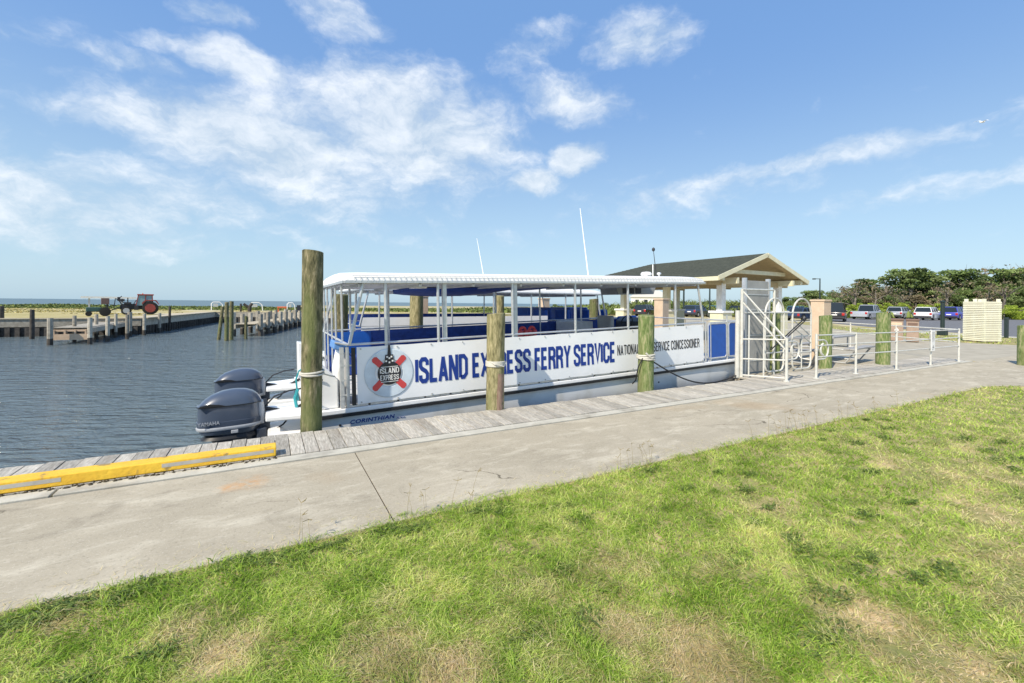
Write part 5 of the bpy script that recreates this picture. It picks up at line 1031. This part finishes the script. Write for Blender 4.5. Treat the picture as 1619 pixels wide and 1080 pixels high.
# trees: crown = many leaf sized faces gathered in clumps, trunk with limbs
def tree_proto(seed, hgt_, wid, lm, kind='dense'):
    q = np.random.default_rng(seed); cl = []; 
    tr = MB(); rr = random.Random(seed); base = []
    ncl = {'dense': 26, 'umbrella': 15, 'bare': 10, 'shrub': 12}[kind]
    z0 = {'dense': .18, 'umbrella': .68, 'bare': .35, 'shrub': .12}[kind]
    for i in range(ncl):
        a = q.random()*6.28; t = q.random()**.6; zz = z0+(1-z0)*q.random()
        env = {'dense': 1.0-.55*max(0, (zz-.6)/.4)**2, 'umbrella': 1.15-.9*abs(zz-.86)/.2, 'bare': .9, 'shrub': 1-.4*zz}[kind]
        cl.append((wid/2*t*env*math.cos(a), wid/2*t*env*math.sin(a), hgt_*zz*(.93 if kind != 'umbrella' else 1)-.1*hgt_*t*t*(kind != 'bare')))
    tp = [(0, 0, -.1), (.1*hgt_*.3, .0, hgt_*.25), (.02*hgt_, .03*hgt_, hgt_*.5), (0, 0, hgt_*.72)]
    r0 = .035*hgt_; tr.tube(tp, [r0, r0*.8, r0*.6, r0*.3], 7)
    for c in cl[:12 if kind != 'shrub' else 5]:
        s = tp[1] if c[2] < hgt_*.6 else tp[2]; mid = ((s[0]+c[0])/2, (s[1]+c[1])/2, s[2]+(c[2]-s[2])*.6); tr.tube([s, mid, c], [r0*.4, r0*.25, r0*.08], 5)
    if kind == 'bare':
        for i in range(26): c = cl[i % ncl]; d = (rr.uniform(-.7, .7), rr.uniform(-.7, .7), rr.uniform(0, .9)); tr.tube([c, (c[0]+d[0], c[1]+d[1], c[2]+d[2])], [r0*.08, r0*.03], 4)
    per = {'dense': 190, 'umbrella': 150, 'bare': 26, 'shrub': 190}[kind]; V = []; Rn = []
    for c in cl:
        rad_ = hgt_*.13*(.7+.7*q.random())*(1.0 if kind != 'shrub' else 1.5); m_ = per
        d = q.normal(0, 1, (m_, 3)); d /= np.linalg.norm(d, axis=1)[:, None]; p = np.array(c)+d*rad_*(q.random(m_)**.33)[:, None]*np.array([1.15, 1.15, .62 if kind != 'umbrella' else .34])
        a = q.normal(0, 1, (m_, 3)); a /= np.linalg.norm(a, axis=1)[:, None]; b_ = np.cross(a, q.normal(0, 1, (m_, 3))); b_ /= np.linalg.norm(b_, axis=1)[:, None]
        s_ = (.10+.10*q.random(m_))[:, None]*(hgt_/6)**.5
        V.append(np.stack([p-a*s_, p+b_*s_*.6, p+a*s_, p-b_*s_*.6], 1)); Rn.append(np.repeat(np.clip(q.random()*.6+.4*q.random(m_), 0, 1), 4))
    V = np.concatenate(V).reshape(-1, 3); nf = len(V)//4
    root = bpy.data.objects.new({'shrub': 'shrub', 'bare': 'bare_tree', 'umbrella': 'umbrella_tree'}.get(kind, 'evergreen_tree'), None); sc.collection.objects.link(root)
    cr = mesh_np('crown', V, len(V), np.full(nf, 4), np.arange(len(V)), lm, {'rnd': np.concatenate(Rn)}); cr.parent = root
    tr.build('trunk', barkm, root, smooth=True)
    return root
protos = {'d1': tree_proto(1, 6, 6, leafm), 'd2': tree_proto(2, 6, 7, leafm), 'd3': tree_proto(3, 6, 6.5, leafb), 'd4': tree_proto(4, 6, 5.5, leafb),
          'u1': tree_proto(5, 6, 4.0, leafm, 'umbrella'), 'b1': tree_proto(6, 6, 5, leafb, 'bare'), 's1': tree_proto(7, 3, 4.2, leafy, 'shrub'), 's2': tree_proto(8, 3, 4, leafm, 'shrub')}
LB = {'d1': 'dense dark green evergreen in the wood behind the car park', 'd2': 'dense dark green evergreen in the wood behind the car park', 'd3': 'brownish leaved tree in the wood behind the car park', 'd4': 'brownish leaved tree in the wood behind the car park',
      'u1': 'umbrella topped tree standing clear above the wood', 'b1': 'pale bare branched tree standing in the wood', 's1': 'bright light green shrub along the front of the wood', 's2': 'dark rounded shrub behind the boats and pavilion'}
CT = {'u1': 'tree', 'b1': 'tree', 's1': 'shrub', 's2': 'shrub'}
first = set()
def plant(k, px, Y, top):
    """top: pixel row the crown reaches"""
    p = PD(px, top, Y); h_ = p.z; p.z = -.05; base_h = 3.0 if k[0] == 's' else 6.0; s = max(.25, h_/base_h)
    o = protos[k] if k not in first else copy_tree(protos[k]); first.add(k)
    o.location = p; o.rotation_euler = (0, 0, rng.uniform(0, 6.28)); q = rng.uniform(.9, 1.15); wx_ = max(s, .75)*q; o.scale = (wx_, wx_, s)
    tag(o, LB[k], CT.get(k, 'tree'), {'s1': 'light green shrubs before the wood', 's2': 'dark shrubs far behind the boats', 'u1': 'umbrella trees', 'b1': 'bare trees', 'd1': 'dark evergreens of the wood', 'd2': 'dark evergreens of the wood'}.get(k, 'brownish trees of the wood'))
prof_ = [(1225, 475), (1250, 468), (1290, 459), (1320, 457), (1350, 451), (1380, 450), (1410, 450), (1450, 449), (1480, 441), (1530, 433), (1560, 441), (1600, 431), (1680, 432)]
px = 1228
i = 0
while px < 1700:
    yt = float(np.interp(px, [a for a, _ in prof_], [b_ for _, b_ in prof_]))
    plant(['d1', 'd3', 'd2', 'd4', 'd1', 'd2'][i % 6], px+rng.uniform(-4, 4), rng.uniform(84, 92), yt+rng.uniform(-2, 7))
    plant(['d2', 'd1', 'd4', 'd1', 'd3', 'd2'][i % 6], px+8+rng.uniform(-4, 4), rng.uniform(76, 82), yt+(490-yt)*rng.uniform(.25, .45))
    i += 1; px += 15
for k, px, Y, top in (('u1', 1437, 80, 420), ('u1', 1463, 82, 425), ('u1', 1366, 84, 438), ('u1', 1515, 84, 422), ('u1', 1592, 85, 420), ('u1', 1282, 84, 457), ('b1', 1524, 88, 417), ('b1', 1612, 86, 414), ('b1', 1566, 88, 416), ('b1', 1403, 86, 434), ('b1', 1360, 88, 440), ('b1', 1350, 76, 440), ('b1', 1385, 74, 448), ('b1', 1425, 72, 455), ('b1', 1495, 74, 440), ('b1', 1585, 72, 438), ('b1', 1560, 73, 447), ('b1', 1330, 80, 452)): plant(k, px, Y, top)
for px in range(1330, 1690, 15): plant('s1', px+rng.uniform(-6, 6), rng.uniform(66, 71), rng.uniform(474, 484))
for px in range(880, 1330, 19): plant('s2', px+rng.uniform(-7, 7), rng.uniform(76, 88), rng.uniform(476, 483)-(2 if px > 1200 else 0))
